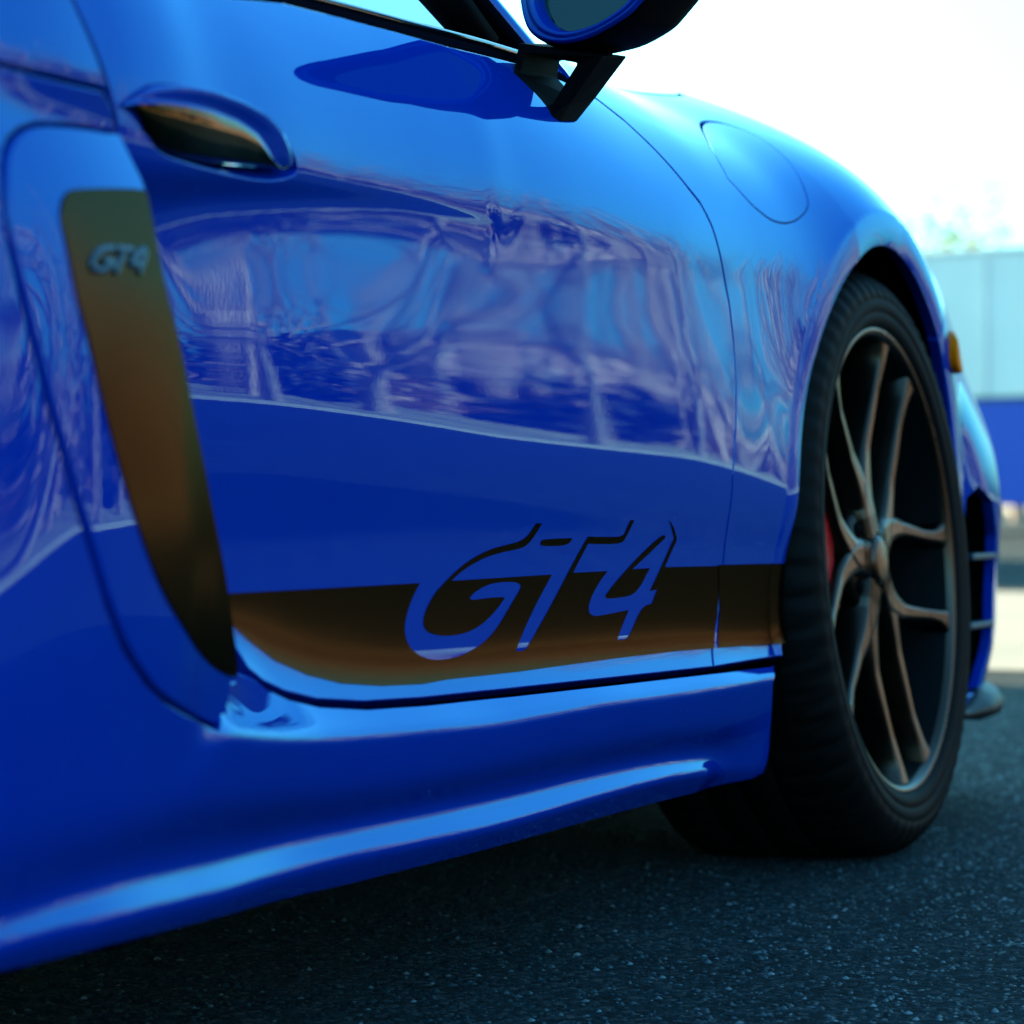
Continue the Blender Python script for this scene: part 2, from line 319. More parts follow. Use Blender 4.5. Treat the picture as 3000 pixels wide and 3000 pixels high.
# ------------------------------------------------------------------ numbers measured for this car (metres)
D = json.loads(r'''{"body":[[[-3.0,0.9,0.9],[-2.2,0.885,0.9],[-1.7,0.86,0.9],[-1.1,0.822,1.0],[-0.73,0.822,1.3],[-0.37,0.842,2.3],[-0.1,0.87,2.6],[0.05,0.893,2.8],[0.23,0.89,2.9],[0.4,0.84,2.9],[0.6,0.74,2.5],[0.95,0.6,2.5]],[[-1.8797,0.6452,0.109],[-1.8014,0.6419,0.123],[-1.7339,0.6437,0.133],[-1.5792,0.6454,0.155],[-1.4602,0.6517,0.169],[-1.3061,0.6579,0.19],[-1.1374,0.6651,0.214],[-0.9411,0.6664,0.248],[-0.7435,0.6688,0.284],[-0.5408,0.6851,0.311],[-0.339,0.6978,0.345],[0.0,0.705,0.22],[0.3,0.68,0.22],[0.95,0.52,0.3]],[[-3.0,0.63,0.0],[-1.8291,0.6068,-0.12],[-1.7965,0.6079,-0.121],[-1.7656,0.6073,-0.12],[-1.6853,0.6096,-0.12],[-1.5416,0.6168,-0.122],[-1.4644,0.6181,-0.122],[-1.3428,0.6206,-0.122],[-1.2149,0.6211,-0.122],[-1.162,0.6224,-0.098],[-1.0015,0.6361,0.001],[-0.7321,0.6423,0.071],[-0.5424,0.6487,0.115],[-0.3603,0.6532,0.128],[0,0.63,0.15],[0.3,0.58,0.3],[0.95,0.48,0.6]],[[-1.8127,0.5823,-0.68],[-1.7786,0.5838,-0.795],[-1.6663,0.5945,-0.899],[-1.4578,0.6108,-0.679],[-1.2802,0.6203,-0.307],[-1.2142,0.6189,-0.194],[-1.1614,0.6201,-0.121],[-0.9998,0.6222,-0.082],[-0.7335,0.6204,-0.013],[-0.5477,0.625,0.031],[-0.3665,0.628,0.038],[0,0.6,0.1],[0.3,0.55,0.25],[0.95,0.45,0.5]],[[-1.7903,0.5481,-0.084],[-1.7225,0.5618,-0.092],[-1.6624,0.5771,-0.1],[-1.5552,0.5917,-0.107],[-1.4514,0.6034,-0.113],[-1.2781,0.6155,-0.119],[-1.1869,0.6185,-0.12],[-1.1606,0.6173,-0.095],[-0.9976,0.6083,-0.036],[-0.7336,0.6017,0.02],[-0.5506,0.6049,0.057],[-0.3696,0.6102,0.065],[0,0.57,0.1],[0.3,0.52,0.2],[0.95,0.42,0.4]],[[-1.7898,0.513,0.03],[-1.7548,0.5152,0.031],[-1.6491,0.5303,0.058],[-1.4524,0.5506,0.066],[-1.2763,0.5555,0.044],[-0.9987,0.5546,0.034],[-0.7388,0.5547,0.046],[-0.5608,0.5579,0.068],[-0.3793,0.5674,0.071],[0,0.53,0.09],[0.3,0.48,0.14],[0.95,0.4,0.2]],[[-1.7898,0.4723,-0.041],[-1.7549,0.4729,-0.042],[-1.6778,0.4725,-0.041],[-1.5704,0.472,-0.041],[-1.4566,0.4695,-0.039],[-1.3055,0.4648,-0.036],[-1.1682,0.459,-0.033],[-0.9314,0.4544,-0.03],[-0.7302,0.4505,-0.028],[-0.5801,0.4413,-0.023],[-0.3987,0.4271,-0.015],[0,0.41,-0.1],[0.95,0.36,-0.05]],[[-1.7795,0.4114,-0.152],[-1.5447,0.4107,-0.181],[-1.2626,0.4046,-0.201],[-0.8875,0.3876,-0.223],[-0.5475,0.3761,-0.229],[-0.3747,0.3712,-0.241],[0,0.36,-0.15],[0.95,0.33,-0.05]],[[-1.7709,0.3699,-0.088],[-1.6706,0.3661,-0.091],[-1.4246,0.357,-0.099],[-1.1069,0.3534,-0.115],[-0.5841,0.3468,-0.141],[-0.3527,0.3357,-0.13],[0,0.33,-0.1],[0.95,0.3,-0.05]],[[-1.7502,0.3395,0.03],[-1.586,0.3297,0.03],[-1.4586,0.3089,0.03],[-1.276,0.2947,0.03],[-1.062,0.2918,0.03],[-0.674,0.2847,0.03],[-0.3881,0.2733,0.03],[0,0.27,0.0],[0.95,0.26,0.0]],[[-1.7584,0.3179,0.5],[-1.5923,0.3104,0.5],[-1.5695,0.286,0.5],[-1.4802,0.2673,0.5],[-1.4014,0.2604,0.5],[-1.2959,0.2566,0.5],[-1.1225,0.2529,0.5],[-0.6198,0.2438,0.5],[-0.4063,0.2391,0.5],[0,0.2,-0.1],[0.95,0.2,-0.3]]],"side":[[[-3.0,0.9,0.9],[-2.2,0.885,0.9],[-1.7,0.86,0.9],[1,0.86,0.9]],[[-2.0374,0.628,0.097],[-1.9773,0.6259,0.109],[-1.945,0.6243,0.115],[-1.9097,0.6243,0.121],[-1.8709,0.6257,0.126],[-1.4,0.66,0.25],[0.95,0.66,0.25]],[[-2.0472,0.5277,0.042],[-1.987,0.5328,0.044],[-1.9564,0.5354,0.045],[-1.6,0.5,0.05],[0.95,0.5,0.0]],[[-2.0567,0.3541,0.029],[-2.0138,0.3595,0.026],[-1.9951,0.3658,0.022],[-1.9619,0.3806,0.012],[-1.9298,0.3943,0.004],[-1.9156,0.3996,0.0],[-1.65,0.41,0.0],[0.95,0.4,0.0]],[[-3.0,0.28,-0.1],[-2.0,0.27,-0.12],[-1.85,0.28,-0.12],[-1.72,0.285,-0.1],[-1.66,0.285,0.3],[-1.6,0.28,0.8],[-1.5603,0.2819,0.8],[-1.4857,0.2655,0.8],[-1.3008,0.2544,0.8],[-1.1229,0.2502,0.8],[-0.6238,0.2402,0.8],[-0.4162,0.2365,0.8],[0.95,0.235,0.8]],[[-3.0,0.26,-0.1],[-1.9,0.25,-0.12],[-1.74,0.245,-0.12],[-1.7038,0.2673,0.85],[-1.6741,0.2636,0.85],[-1.5723,0.2534,0.85],[-1.4735,0.2465,0.85],[-1.329,0.2404,0.85],[-1.1533,0.2349,0.85],[-0.9738,0.2349,0.85],[-0.7647,0.2311,0.85],[-0.5621,0.2291,0.85],[-0.4524,0.2283,0.85],[0.95,0.2,0.8]],[[-3.0,0.25,-0.15],[-1.9,0.24,-0.15],[-1.74,0.235,-0.15],[-1.7064,0.2647,-0.129],[-1.6771,0.261,-0.129],[-1.5756,0.2506,-0.133],[-1.4764,0.2435,-0.138],[-1.3319,0.2372,-0.15],[-1.1565,0.2315,-0.166],[-0.9773,0.2312,-0.187],[-0.7684,0.2271,-0.209],[-0.5666,0.2248,-0.232],[-0.457,0.2238,-0.245],[0.95,0.19,-0.2]],[[-2.0801,0.2682,-0.187],[-1.9865,0.2682,-0.182],[-1.6705,0.2299,-0.232],[-1.3207,0.2096,-0.281],[-0.8114,0.2026,-0.347],[-0.4226,0.1884,-0.341],[0.95,0.17,-0.2]],[[-2.0567,0.2016,-0.393],[-1.9604,0.2026,-0.445],[-1.7671,0.2092,-0.597],[-1.4353,0.1908,-0.793],[-1.1116,0.1846,-0.791],[-0.7331,0.1826,-0.791],[-0.5721,0.1752,-0.787],[-0.3946,0.1618,-0.323],[0.95,0.15,-0.2]],[[-2.0513,0.1826,0.132],[-1.9369,0.1858,0.128],[-1.8474,0.1874,0.126],[-1.6596,0.1804,0.124],[-1.4184,0.1727,0.124],[-1.0911,0.1658,0.125],[-0.8358,0.1637,0.125],[-0.5862,0.1542,0.129],[-0.4762,0.1417,-0.289],[-0.3748,0.1408,-0.309],[0.95,0.14,-0.2]],[[-2.0521,0.1803,0.439],[-1.938,0.1833,0.512],[-1.8488,0.1848,0.532],[-1.6618,0.1776,0.573],[-1.4207,0.1695,0.638],[-1.095,0.1621,0.775],[-0.8412,0.1597,0.9],[-0.5931,0.15,0.9],[-0.4703,0.1357,-0.429],[-0.3675,0.1331,-0.304],[0.95,0.135,-0.2]],[[-2.0543,0.1758,0.441],[-1.9428,0.1763,0.517],[-1.8419,0.1736,0.543],[-1.6297,0.1637,0.592],[-1.434,0.1592,0.644],[-1.113,0.152,0.781],[-0.8548,0.1533,0.9],[-0.6664,0.1508,0.9],[-0.4632,0.1309,-0.755],[-0.3603,0.1271,-0.464],[0.95,0.13,-0.2]],[[-2.0552,0.1719,-0.291],[-1.9434,0.1729,-0.333],[-1.8425,0.17,-0.37],[-1.6302,0.1596,-0.449],[-1.4344,0.1546,-0.566],[-1.113,0.1466,-0.76],[-0.8561,0.1475,-0.763],[-0.6689,0.1447,-0.762],[-0.4542,0.1258,-0.752],[-0.3511,0.122,-0.749],[0.95,0.125,-0.2]],[[-2.0454,0.16,-0.9],[-1.9435,0.1568,-0.9],[-1.821,0.1527,-0.9],[-1.5972,0.1407,-0.9],[-1.398,0.1318,-0.9],[-1.0715,0.1267,-0.9],[-0.7232,0.1214,-0.9],[-0.3912,0.1164,-0.9],[-0.3402,0.1173,-0.9],[0.95,0.12,-0.5]]],"quart":[[[-3.0,0.9,0.9],[-2.2,0.885,0.9],[-1.7,0.86,0.9],[1,0.86,0.9]],[[-3,0.66,0.3],[-2.0,0.615,0.3],[-1.9,0.592,0.3],[-1.83,0.582,0.3],[-1.5,0.57,0.3]],[[-3,0.55,0.1],[-1.9,0.5,0.05],[-1.5,0.45,0.05]],[[-2.0574,0.3541,0.029],[-2.0141,0.3595,0.026],[-1.9949,0.3657,0.022],[-1.9612,0.3806,0.012],[-1.9292,0.3943,0.004],[-1.65,0.4,0.0],[-1.4,0.4,0.0]],[[-3.0,0.3,-0.1],[-1.85,0.3,-0.12],[-1.4,0.3,-0.12]],[[-3.0,0.2,-0.12],[-1.4,0.2,-0.12]]],"qref":[0.36,[[-3.0,0.131],[-2.3,0.1253],[-2.0,0.1134],[-1.9,0.1095],[-1.8,0.0988],[-1.72,0.0796],[-1.6,0.0566],[-1.4,0.0292],[0.95,0.0]]],"arch":[[-0.4561,0.2489],[-0.454,0.2614],[-0.4461,0.3035],[-0.4466,0.3415],[-0.4448,0.3788],[-0.4407,0.4161],[-0.4339,0.4782],[-0.4169,0.5106],[-0.3838,0.556],[-0.3418,0.5951],[-0.2901,0.6293],[-0.2355,0.6543],[-0.2049,0.665],[-0.1751,0.6726],[-0.1488,0.6761],[-0.122,0.6772],[-0.063,0.6727],[-0.0121,0.6599],[0.03,0.6429],[0.0686,0.6225],[0.1019,0.604]],"shut":[[-0.9029,0.7737],[-0.81,0.7754],[-0.7696,0.7698],[-0.7277,0.7541],[-0.6961,0.7324],[-0.6714,0.7132],[-0.6507,0.6977],[-0.6288,0.6855],[-0.608,0.6636],[-0.5894,0.633],[-0.5681,0.5938],[-0.5608,0.5579],[-0.5604,0.5152],[-0.5691,0.4721],[-0.5765,0.4296],[-0.5712,0.3868],[-0.5612,0.3408],[-0.5661,0.2913],[-0.6077,0.2438]],"gapb":[[-0.6077,0.2438],[-0.8303,0.2477],[-0.9694,0.2503],[-1.1222,0.2532],[-1.2956,0.2568],[-1.401,0.2608],[-1.4799,0.2675],[-1.5289,0.2758],[-1.5601,0.2843],[-1.5808,0.2938],[-1.5923,0.3104]],"blf_door":[[-1.6262,0.2788],[-1.6143,0.288],[-1.6039,0.3019],[-1.5945,0.3261],[-1.6055,0.3578],[-1.6271,0.3915],[-1.6509,0.4245],[-1.6747,0.4618],[-1.6903,0.4965],[-1.7066,0.5297],[-1.715,0.5513],[-1.7303,0.5729],[-1.7561,0.5865],[-1.7831,0.5974],[-1.7983,0.608]],"shr":[[-1.7975,0.6093],[-1.803,0.625],[-1.8097,0.6423],[-1.8196,0.664],[-1.8277,0.6818],[-1.831,0.6929]],"belt":[[-1.8408,0.7009],[-1.6909,0.7121],[-1.4865,0.74],[-1.3725,0.7484],[-1.2719,0.754],[-1.1682,0.7583],[-0.9918,0.7713]],"hole":[[-1.773,0.6385],[-1.7665,0.6422],[-1.753,0.6451],[-1.7241,0.6489],[-1.6971,0.6506],[-1.6686,0.6511],[-1.6414,0.6507],[-1.6154,0.6492],[-1.5897,0.6463],[-1.5721,0.6412],[-1.5567,0.6345],[-1.5461,0.6266],[-1.5387,0.6182],[-1.5408,0.6146],[-1.5473,0.6114],[-1.5616,0.6081],[-1.5788,0.6055],[-1.6081,0.6036],[-1.6392,0.6029],[-1.677,0.6024],[-1.7118,0.6023],[-1.7351,0.6027],[-1.7497,0.6042],[-1.7577,0.6073],[-1.7644,0.6116],[-1.7708,0.619],[-1.7733,0.6278]],"gapq":[[-1.8309,0.6056],[-1.8677,0.6035],[-1.9017,0.6006],[-1.9324,0.5971],[-1.9507,0.5924],[-1.9636,0.5857],[-1.9713,0.5785],[-1.9758,0.5698],[-1.979,0.5516],[-1.9764,0.5294],[-1.9694,0.5077],[-1.96,0.483],[-1.9451,0.4475],[-1.9319,0.4222],[-1.9194,0.3975],[-1.9024,0.3714],[-1.8846,0.3458],[-1.8589,0.3209],[-1.826,0.3015],[-1.7997,0.2909],[-1.7568,0.2803],[-1.7095,0.2705],[-1.682,0.2647]],"blf":[[-1.6599,0.2814],[-1.6606,0.2913],[-1.6715,0.3061],[-1.689,0.3304],[-1.7096,0.3606],[-1.7333,0.392],[-1.7559,0.4228],[-1.7795,0.4576],[-1.7956,0.4898],[-1.8128,0.5205],[-1.8168,0.541],[-1.8169,0.5628],[-1.8143,0.579],[-1.8232,0.5919],[-1.8297,0.6034]],"ins":[[-1.9262,0.5585],[-1.9306,0.5517],[-1.9309,0.5447],[-1.9284,0.5353],[-1.9216,0.5063],[-1.9106,0.4855],[-1.8988,0.4553],[-1.8806,0.4211],[-1.8598,0.3899],[-1.8354,0.3616],[-1.8076,0.3411],[-1.7656,0.3204],[-1.7186,0.305],[-1.6823,0.2969],[-1.6694,0.296],[-1.6728,0.3061],[-1.691,0.3305],[-1.7116,0.3606],[-1.7355,0.392],[-1.7581,0.4228],[-1.7814,0.4575],[-1.7973,0.4897],[-1.8143,0.5204],[-1.8188,0.5408],[-1.8185,0.5626],[-1.8176,0.5733],[-1.8246,0.5739],[-1.8654,0.5701],[-1.912,0.5647],[-1.92,0.5626]],"gaps":[[-1.8429,0.6038],[-1.8768,0.6021],[-1.9082,0.5997],[-1.9371,0.5964],[-1.9558,0.5916],[-1.9695,0.5848],[-1.9771,0.5776],[-1.9811,0.5691],[-1.9829,0.5511],[-1.9788,0.5292],[-1.9711,0.5075],[-1.9613,0.4829],[-1.9461,0.4474],[-1.9327,0.4222],[-1.9199,0.3975],[-1.9025,0.3714],[-1.8844,0.3458],[-1.8592,0.3209],[-1.8273,0.3016],[-1.8016,0.2911],[-1.767,0.2811],[-1.7254,0.2719],[-1.706,0.2668]],"black":[[-1.6233,0.3436],[-1.5955,0.3433],[-1.2864,0.3422],[-1.2986,0.3319],[-1.3064,0.3218],[-1.3105,0.3129],[-1.31,0.3052],[-1.3031,0.2965],[-1.2876,0.2893],[-1.2654,0.2847],[-1.2388,0.2833],[-1.204,0.2846],[-1.1677,0.2903],[-1.1419,0.2981],[-1.1236,0.3071],[-1.1042,0.3197],[-1.0887,0.3298],[-1.0837,0.3337],[-1.0854,0.3361],[-1.0941,0.3382],[-1.1205,0.3391],[-1.1461,0.3384],[-1.1671,0.3355],[-1.1841,0.3312],[-1.1889,0.3279],[-1.1834,0.3264],[-1.1513,0.3272],[-1.1202,0.327],[-1.1174,0.3258],[-1.1267,0.3205],[-1.1424,0.3134],[-1.1637,0.3066],[-1.1885,0.3021],[-1.2129,0.3008],[-1.2368,0.301],[-1.2603,0.3037],[-1.272,0.3068],[-1.2764,0.3116],[-1.2759,0.3175],[-1.2685,0.3257],[-1.2565,0.3346],[-1.2472,0.3385],[-1.2316,0.3452],[-1.2096,0.3534],[-1.1836,0.3604],[-1.1533,0.3658],[-1.1215,0.3684],[-1.0945,0.3709],[-1.0794,0.3757],[-1.0685,0.3848],[-1.055,0.3848],[-1.0702,0.372],[-1.0833,0.3665],[-1.0977,0.3646],[-1.1269,0.3629],[-1.1587,0.36],[-1.1856,0.355],[-1.2086,0.3494],[-1.2277,0.3424],[-1.1286,0.3424],[-1.0172,0.3424],[-1.063,0.3077],[-1.0934,0.2827],[-1.0742,0.2825],[-1.0638,0.286],[-1.0087,0.3196],[-0.944,0.3729],[-0.8654,0.3716],[-0.8557,0.3743],[-0.847,0.3863],[-0.837,0.3862],[-0.8494,0.3711],[-0.86,0.3654],[-0.9411,0.3669],[-0.9683,0.3428],[-0.8847,0.3424],[-0.9021,0.3337],[-0.9192,0.322],[-0.9253,0.3132],[-0.9238,0.3078],[-0.915,0.3048],[-0.9018,0.304],[-0.8233,0.3067],[-0.8539,0.2815],[-0.8357,0.2807],[-0.8213,0.2832],[-0.7884,0.3087],[-0.7625,0.3102],[-0.7494,0.323],[-0.7693,0.3221],[-0.7475,0.3395],[-0.7248,0.3642],[-0.7206,0.369],[-0.7319,0.378],[-0.7472,0.3869],[-0.728,0.3796],[-0.7137,0.3697],[-0.7128,0.3664],[-0.7341,0.3428]],"fourin":[[-0.7551,0.3725],[-0.7852,0.3625],[-0.8214,0.3489],[-0.8538,0.3356],[-0.8741,0.3269],[-0.885,0.321],[-0.8815,0.3186],[-0.868,0.3182],[-0.8051,0.3192],[-0.7749,0.3428],[-0.8216,0.3427],[-0.7904,0.3531],[-0.746,0.3692],[-0.7464,0.3717]],"dash":[[-1.0488,0.3718],[-0.981,0.3721],[-0.9864,0.366],[-1.0484,0.3661],[-1.0513,0.3693]],"strb":[[-0.5801,0.2616],[-0.6814,0.2641],[-0.8883,0.2661],[-1.0953,0.2666],[-1.239,0.2685],[-1.2848,0.2678],[-1.3604,0.2707],[-1.4298,0.2764],[-1.4824,0.2852],[-1.5297,0.297],[-1.5677,0.3125],[-1.5922,0.3255],[-1.6188,0.3308]],"flap":[[-0.3076,0.8068],[-0.2751,0.8137],[-0.2427,0.8187],[-0.1985,0.8218],[-0.173,0.8141],[-0.1715,0.7994],[-0.187,0.7789],[-0.2122,0.752],[-0.2293,0.7325],[-0.2408,0.7197],[-0.2621,0.7091],[-0.2953,0.6984],[-0.3228,0.6927],[-0.3474,0.6899],[-0.3729,0.6894],[-0.3963,0.691],[-0.4444,0.7019],[-0.4824,0.7251],[-0.4586,0.7573],[-0.3747,0.789]],"seamq":[[-2.0232,0.6201],[-1.9756,0.6221],[-1.9412,0.6223],[-1.905,0.6227],[-1.8662,0.6239]],"shrq":[[-1.8387,0.6032],[-1.8512,0.6173],[-1.8688,0.6321],[-1.8824,0.6521],[-1.8942,0.6682],[-1.8999,0.6783]],"sillb":[[-0.3426,0.1183],[-0.3912,0.1164],[-0.7232,0.1214],[-1.0679,0.1252],[-1.3965,0.1311],[-1.595,0.1396],[-1.82,0.1519],[-1.9421,0.1558],[-2.0439,0.1589]],"sillf":[[-0.412,0.2363],[-0.4364,0.2205],[-0.4035,0.1836],[-0.3741,0.1461],[-0.3692,0.1296],[-0.3671,0.1205],[-0.3912,0.1164]],"sillt":[[-0.4104,0.2369],[-0.6096,0.241],[-0.8327,0.2452],[-0.9735,0.248],[-1.122,0.2507],[-1.2999,0.2549],[-1.4063,0.2591],[-1.4849,0.2659],[-1.5318,0.274],[-1.5594,0.2823],[-1.5734,0.2913],[-1.5695,0.307]],"sillx":[[-1.6754,0.2859],[-1.6145,0.2997]],"strf":[[-0.582,0.3419],[-0.3602,0.3393],[-0.3685,0.2571],[-0.3741,0.256],[-0.5801,0.2616]],"badG":[[-1.8782,0.5367],[-1.8907,0.5358],[-1.9004,0.532],[-1.9062,0.5264],[-1.9044,0.5233],[-1.8951,0.5235],[-1.8863,0.5264],[-1.8815,0.5298],[-1.8933,0.5285]],"badT1":[[-1.8756,0.5371],[-1.8551,0.5379]],"badT2":[[-1.8652,0.5376],[-1.873,0.5305],[-1.8802,0.5237]],"badF1":[[-1.8389,0.5399],[-1.8565,0.5328],[-1.8602,0.5296],[-1.8433,0.5309]],"badF2":[[-1.8374,0.54],[-1.8434,0.5329],[-1.8507,0.526]],"m_glass":[[-0.975,0.0259,0.8237],[-0.975,0.0243,0.8176],[-0.975,0.0203,0.8085],[-0.975,0.013,0.8006],[-0.975,0.0018,0.7957],[-0.975,-0.0109,0.7961],[-0.975,-0.0252,0.7995],[-0.975,-0.0394,0.8056],[-0.975,-0.0552,0.8166],[-0.975,-0.0739,0.8357],[-0.975,-0.0895,0.855],[-0.975,-0.1003,0.873],[-0.975,-0.0957,0.8879],[-0.975,-0.0724,0.8942],[-0.975,-0.03,0.8874],[-0.975,0.0066,0.8667],[-0.975,0.0227,0.8442]],"m_bezel":[[-0.975,0.042,0.8248],[-0.975,0.0407,0.8158],[-0.975,0.0388,0.8067],[-0.975,0.0343,0.7968],[-0.975,0.0259,0.7899],[-0.975,0.0146,0.7859],[-0.975,0.0034,0.7843],[-0.975,-0.0109,0.7853],[-0.975,-0.0268,0.7899],[-0.975,-0.0426,0.7969],[-0.975,-0.0583,0.8054],[-0.975,-0.0685,0.8157],[-0.975,-0.0879,0.8362],[-0.975,-0.1049,0.8567],[-0.975,-0.1165,0.8761],[-0.975,-0.1126,0.8953],[-0.975,-0.0864,0.9047],[-0.975,-0.03,0.8977],[-0.975,0.013,0.8776],[-0.975,0.0356,0.8526],[-0.975,0.0417,0.8367]],"m_foot_f":[[-1.0,0.0353,0.7846],[-1.012,0.0332,0.7685],[-1.027,0.0286,0.7551],[-0.9897,0.0101,0.7231],[-0.9718,0.0096,0.7205],[-0.965,0.004,0.737],[-0.955,-0.022,0.7767]],"m_foot_b":[[-0.895,0.0563,0.8007],[-0.9,0.0576,0.7873],[-0.9,0.0592,0.7767],[-0.9252,0.0231,0.7348],[-0.9208,0.016,0.7271],[-0.9,0.0064,0.7499],[-0.89,-0.0191,0.7858]],"m_hole_f":[[-1.0,0.0297,0.7761],[-1.008,0.0311,0.7583],[-0.972,0.0172,0.7357],[-0.962,-0.0017,0.7707]],"m_hole_b":[[-0.895,0.0414,0.7855],[-0.9,0.0423,0.7695],[-0.905,0.0224,0.7494],[-0.89,0.0005,0.7829]],"h_top":[[-1.7769,0.6363],[-1.7703,0.6398],[-1.7591,0.6428],[-1.7309,0.6469],[-1.6905,0.6492],[-1.6488,0.6485],[-1.6098,0.6453],[-1.5819,0.6392],[-1.5641,0.63],[-1.5518,0.6195]],"h_mid":[[-1.798,0.6258],[-1.7936,0.6266],[-1.7841,0.6286],[-1.7592,0.6316],[-1.7315,0.6332],[-1.6971,0.6342],[-1.6544,0.6339],[-1.6224,0.6302],[-1.5999,0.6218],[-1.5811,0.6148]],"h_low":[[-1.7807,0.6276],[-1.7771,0.6219],[-1.7707,0.6141],[-1.751,0.6078],[-1.7218,0.6055],[-1.6753,0.6077],[-1.632,0.6115],[-1.5973,0.614],[-1.5753,0.6151],[-1.5584,0.6162]],"gtop":[[-1.2989,0.1,0.7769],[-1.1893,0.105,0.7901],[-0.8139,0.12,0.8042]],"apil":[[-0.7666,0.135,0.8244],[-0.7711,0.165,0.866],[-0.7181,0.165,0.8745],[-0.8054,0.16,0.8602],[-0.7846,0.13,0.8177]],"bpil":[[-0.9299,0.14,0.8388],[-0.8779,0.14,0.8472],[-0.8316,0.14,0.8148],[-0.893,0.14,0.8113]],"marker":[[0.3165,0.6115],[0.4312,0.617],[0.3938,0.5689],[0.3185,0.5647]]}''')
BODY_REF = (0.34, [(-3.0, 0.02), (-1.75, 0.022), (-1.6, 0.018), (-1.2, 0.006), (-0.8, -0.004), (-0.6, -0.008), (-0.45, -0.012), (-0.3, -0.014), (0, -0.012), (0.2, -0.012), (0.4, -0.008), (0.55, -0.018), (0.7, -0.05), (0.85, -0.13), (0.95, -0.3)])
SIDE_REF = (0.2, [(-3.0, 0.11), (-2.3, 0.105), (-2.0, 0.092), (-1.85, 0.078), (-1.7, 0.056), (-1.5, 0.032), (-1.2, 0.02), (-0.9, 0.01), (-0.6, 0.002), (-0.4, -0.006), (0.95, -0.01)])

# ------------------------------------------------------------------ body surfaces
def pchip(x, y, q):
    # monotone cubic through (x, y), linear beyond the ends
    x = np.asarray(x, float); y = np.asarray(y, float); q = np.asarray(q, float)
    h = np.diff(x); s = np.diff(y) / h
    m = np.zeros(len(x)); m[0] = s[0]; m[-1] = s[-1]
    for i in range(1, len(x) - 1):
        if s[i-1] * s[i] > 0:
            w1 = 2*h[i] + h[i-1]; w2 = h[i] + 2*h[i-1]
            m[i] = (w1 + w2) / (w1/s[i-1] + w2/s[i])
    k = np.clip(np.searchsorted(x, q) - 1, 0, len(x) - 2)
    qc = np.clip(q, x[0], x[-1]); t = (qc - x[k]) / h[k]
    return ((2*t**3 - 3*t**2 + 1)*y[k] + (t**3 - 2*t**2 + t)*h[k]*m[k]
            + (-2*t**3 + 3*t**2)*y[k+1] + (t**3 - t**2)*h[k]*m[k+1])


def blur(a, n, axis):
    # repeated box blur along one axis, edge padded
    for _ in range(3):
        pad = [(0, 0), (0, 0)]; pad[axis] = (n, n)
        p = np.pad(a, pad, mode='edge'); c = np.cumsum(p, axis=axis)
        z = np.zeros_like(np.take(c, [0], axis=axis)); c = np.concatenate([z, c], axis=axis)
        w = 2*n + 1; L = a.shape[axis]
        hi = np.take(c, np.arange(w, w + L), axis=axis); lo = np.take(c, np.arange(0, L), axis=axis)
        a = (hi - lo) / w
    return a


class Surface:
    """Pressed metal side of the car: how far it stands out, o(x, z).  Feature lines run along the car;
    each carries its height and its upward tilt, and the section between them is integrated."""
    def __init__(self, lines, zref, oref, x0=-3.0, x1=1.0, z0=0.08, z1=0.96, dx=0.005, dz=0.002, nb=3):
        self.x = np.arange(x0, x1, dx); self.z = np.arange(z0, z1, dz)
        Z = np.stack([pchip([k[0] for k in l], [k[1] for k in l], self.x) for l in lines])
        T = np.stack([pchip([k[0] for k in l], [k[2] for k in l], self.x) for l in lines])
        for i in range(1, len(lines)):                       # keep the lines in order
            Z[i] = np.minimum(Z[i], Z[i-1] - 0.004)
        self.Z = Z; self.T = T
        tilt = np.empty((len(self.x), len(self.z)))
        for i in range(len(self.x)):
            tilt[i] = pchip(Z[::-1, i], T[::-1, i], self.z)
        tilt = blur(tilt, nb, 0); tilt = blur(tilt, 1, 1)
        cum = np.concatenate([np.zeros((len(self.x), 1)), np.cumsum((tilt[:, 1:] + tilt[:, :-1]) * 0.5 * dz, axis=1)], 1)
        kr = int(round((zref - z0) / dz))
        self.o = pchip([p[0] for p in oref], [p[1] for p in oref], self.x)[:, None] - (cum - cum[:, kr:kr+1])
        self.finish()

    def finish(self):
        self.gx, self.gz = np.gradient(self.o, self.x, self.z)

    def _s(self, a, x, z):
        u = np.clip((np.asarray(x, float) - self.x[0]) / (self.x[1] - self.x[0]), 0, len(self.x) - 1.001)
        v = np.clip((np.asarray(z, float) - self.z[0]) / (self.z[1] - self.z[0]), 0, len(self.z) - 1.001)
        i = u.astype(int); j = v.astype(int); u = u - i; v = v - j
        return (a[i, j]*(1-u)*(1-v) + a[i+1, j]*u*(1-v) + a[i, j+1]*(1-u)*v + a[i+1, j+1]*u*v)

    def out(self, x, z): return self._s(self.o, x, z)

    def normal(self, x, z):
        n = np.stack([-self._s(self.gx, x, z), -np.ones_like(np.asarray(x, float)), -self._s(self.gz, x, z)], -1)
        return n / np.linalg.norm(n, axis=-1, keepdims=True)

body = Surface(D['body'], BODY_REF[0], BODY_REF[1])
side = Surface(D['side'], SIDE_REF[0], SIDE_REF[1])
quart = Surface(D['quart'], D['qref'][0], D['qref'][1])
WHEEL_Z = 0.337
YC = 0.80                                         # the car's centre line


def lip_out(th):
    return np.interp(th, [-40, 0, 30, 48, 60, 80, 98, 112, 130, 150, 165, 180, 190, 200],
                     [-.03, -.022, -.015, -.011, -.011, -.009, -.004, .000, -.001, -.004, -.008, -.013, -.016, -.018])


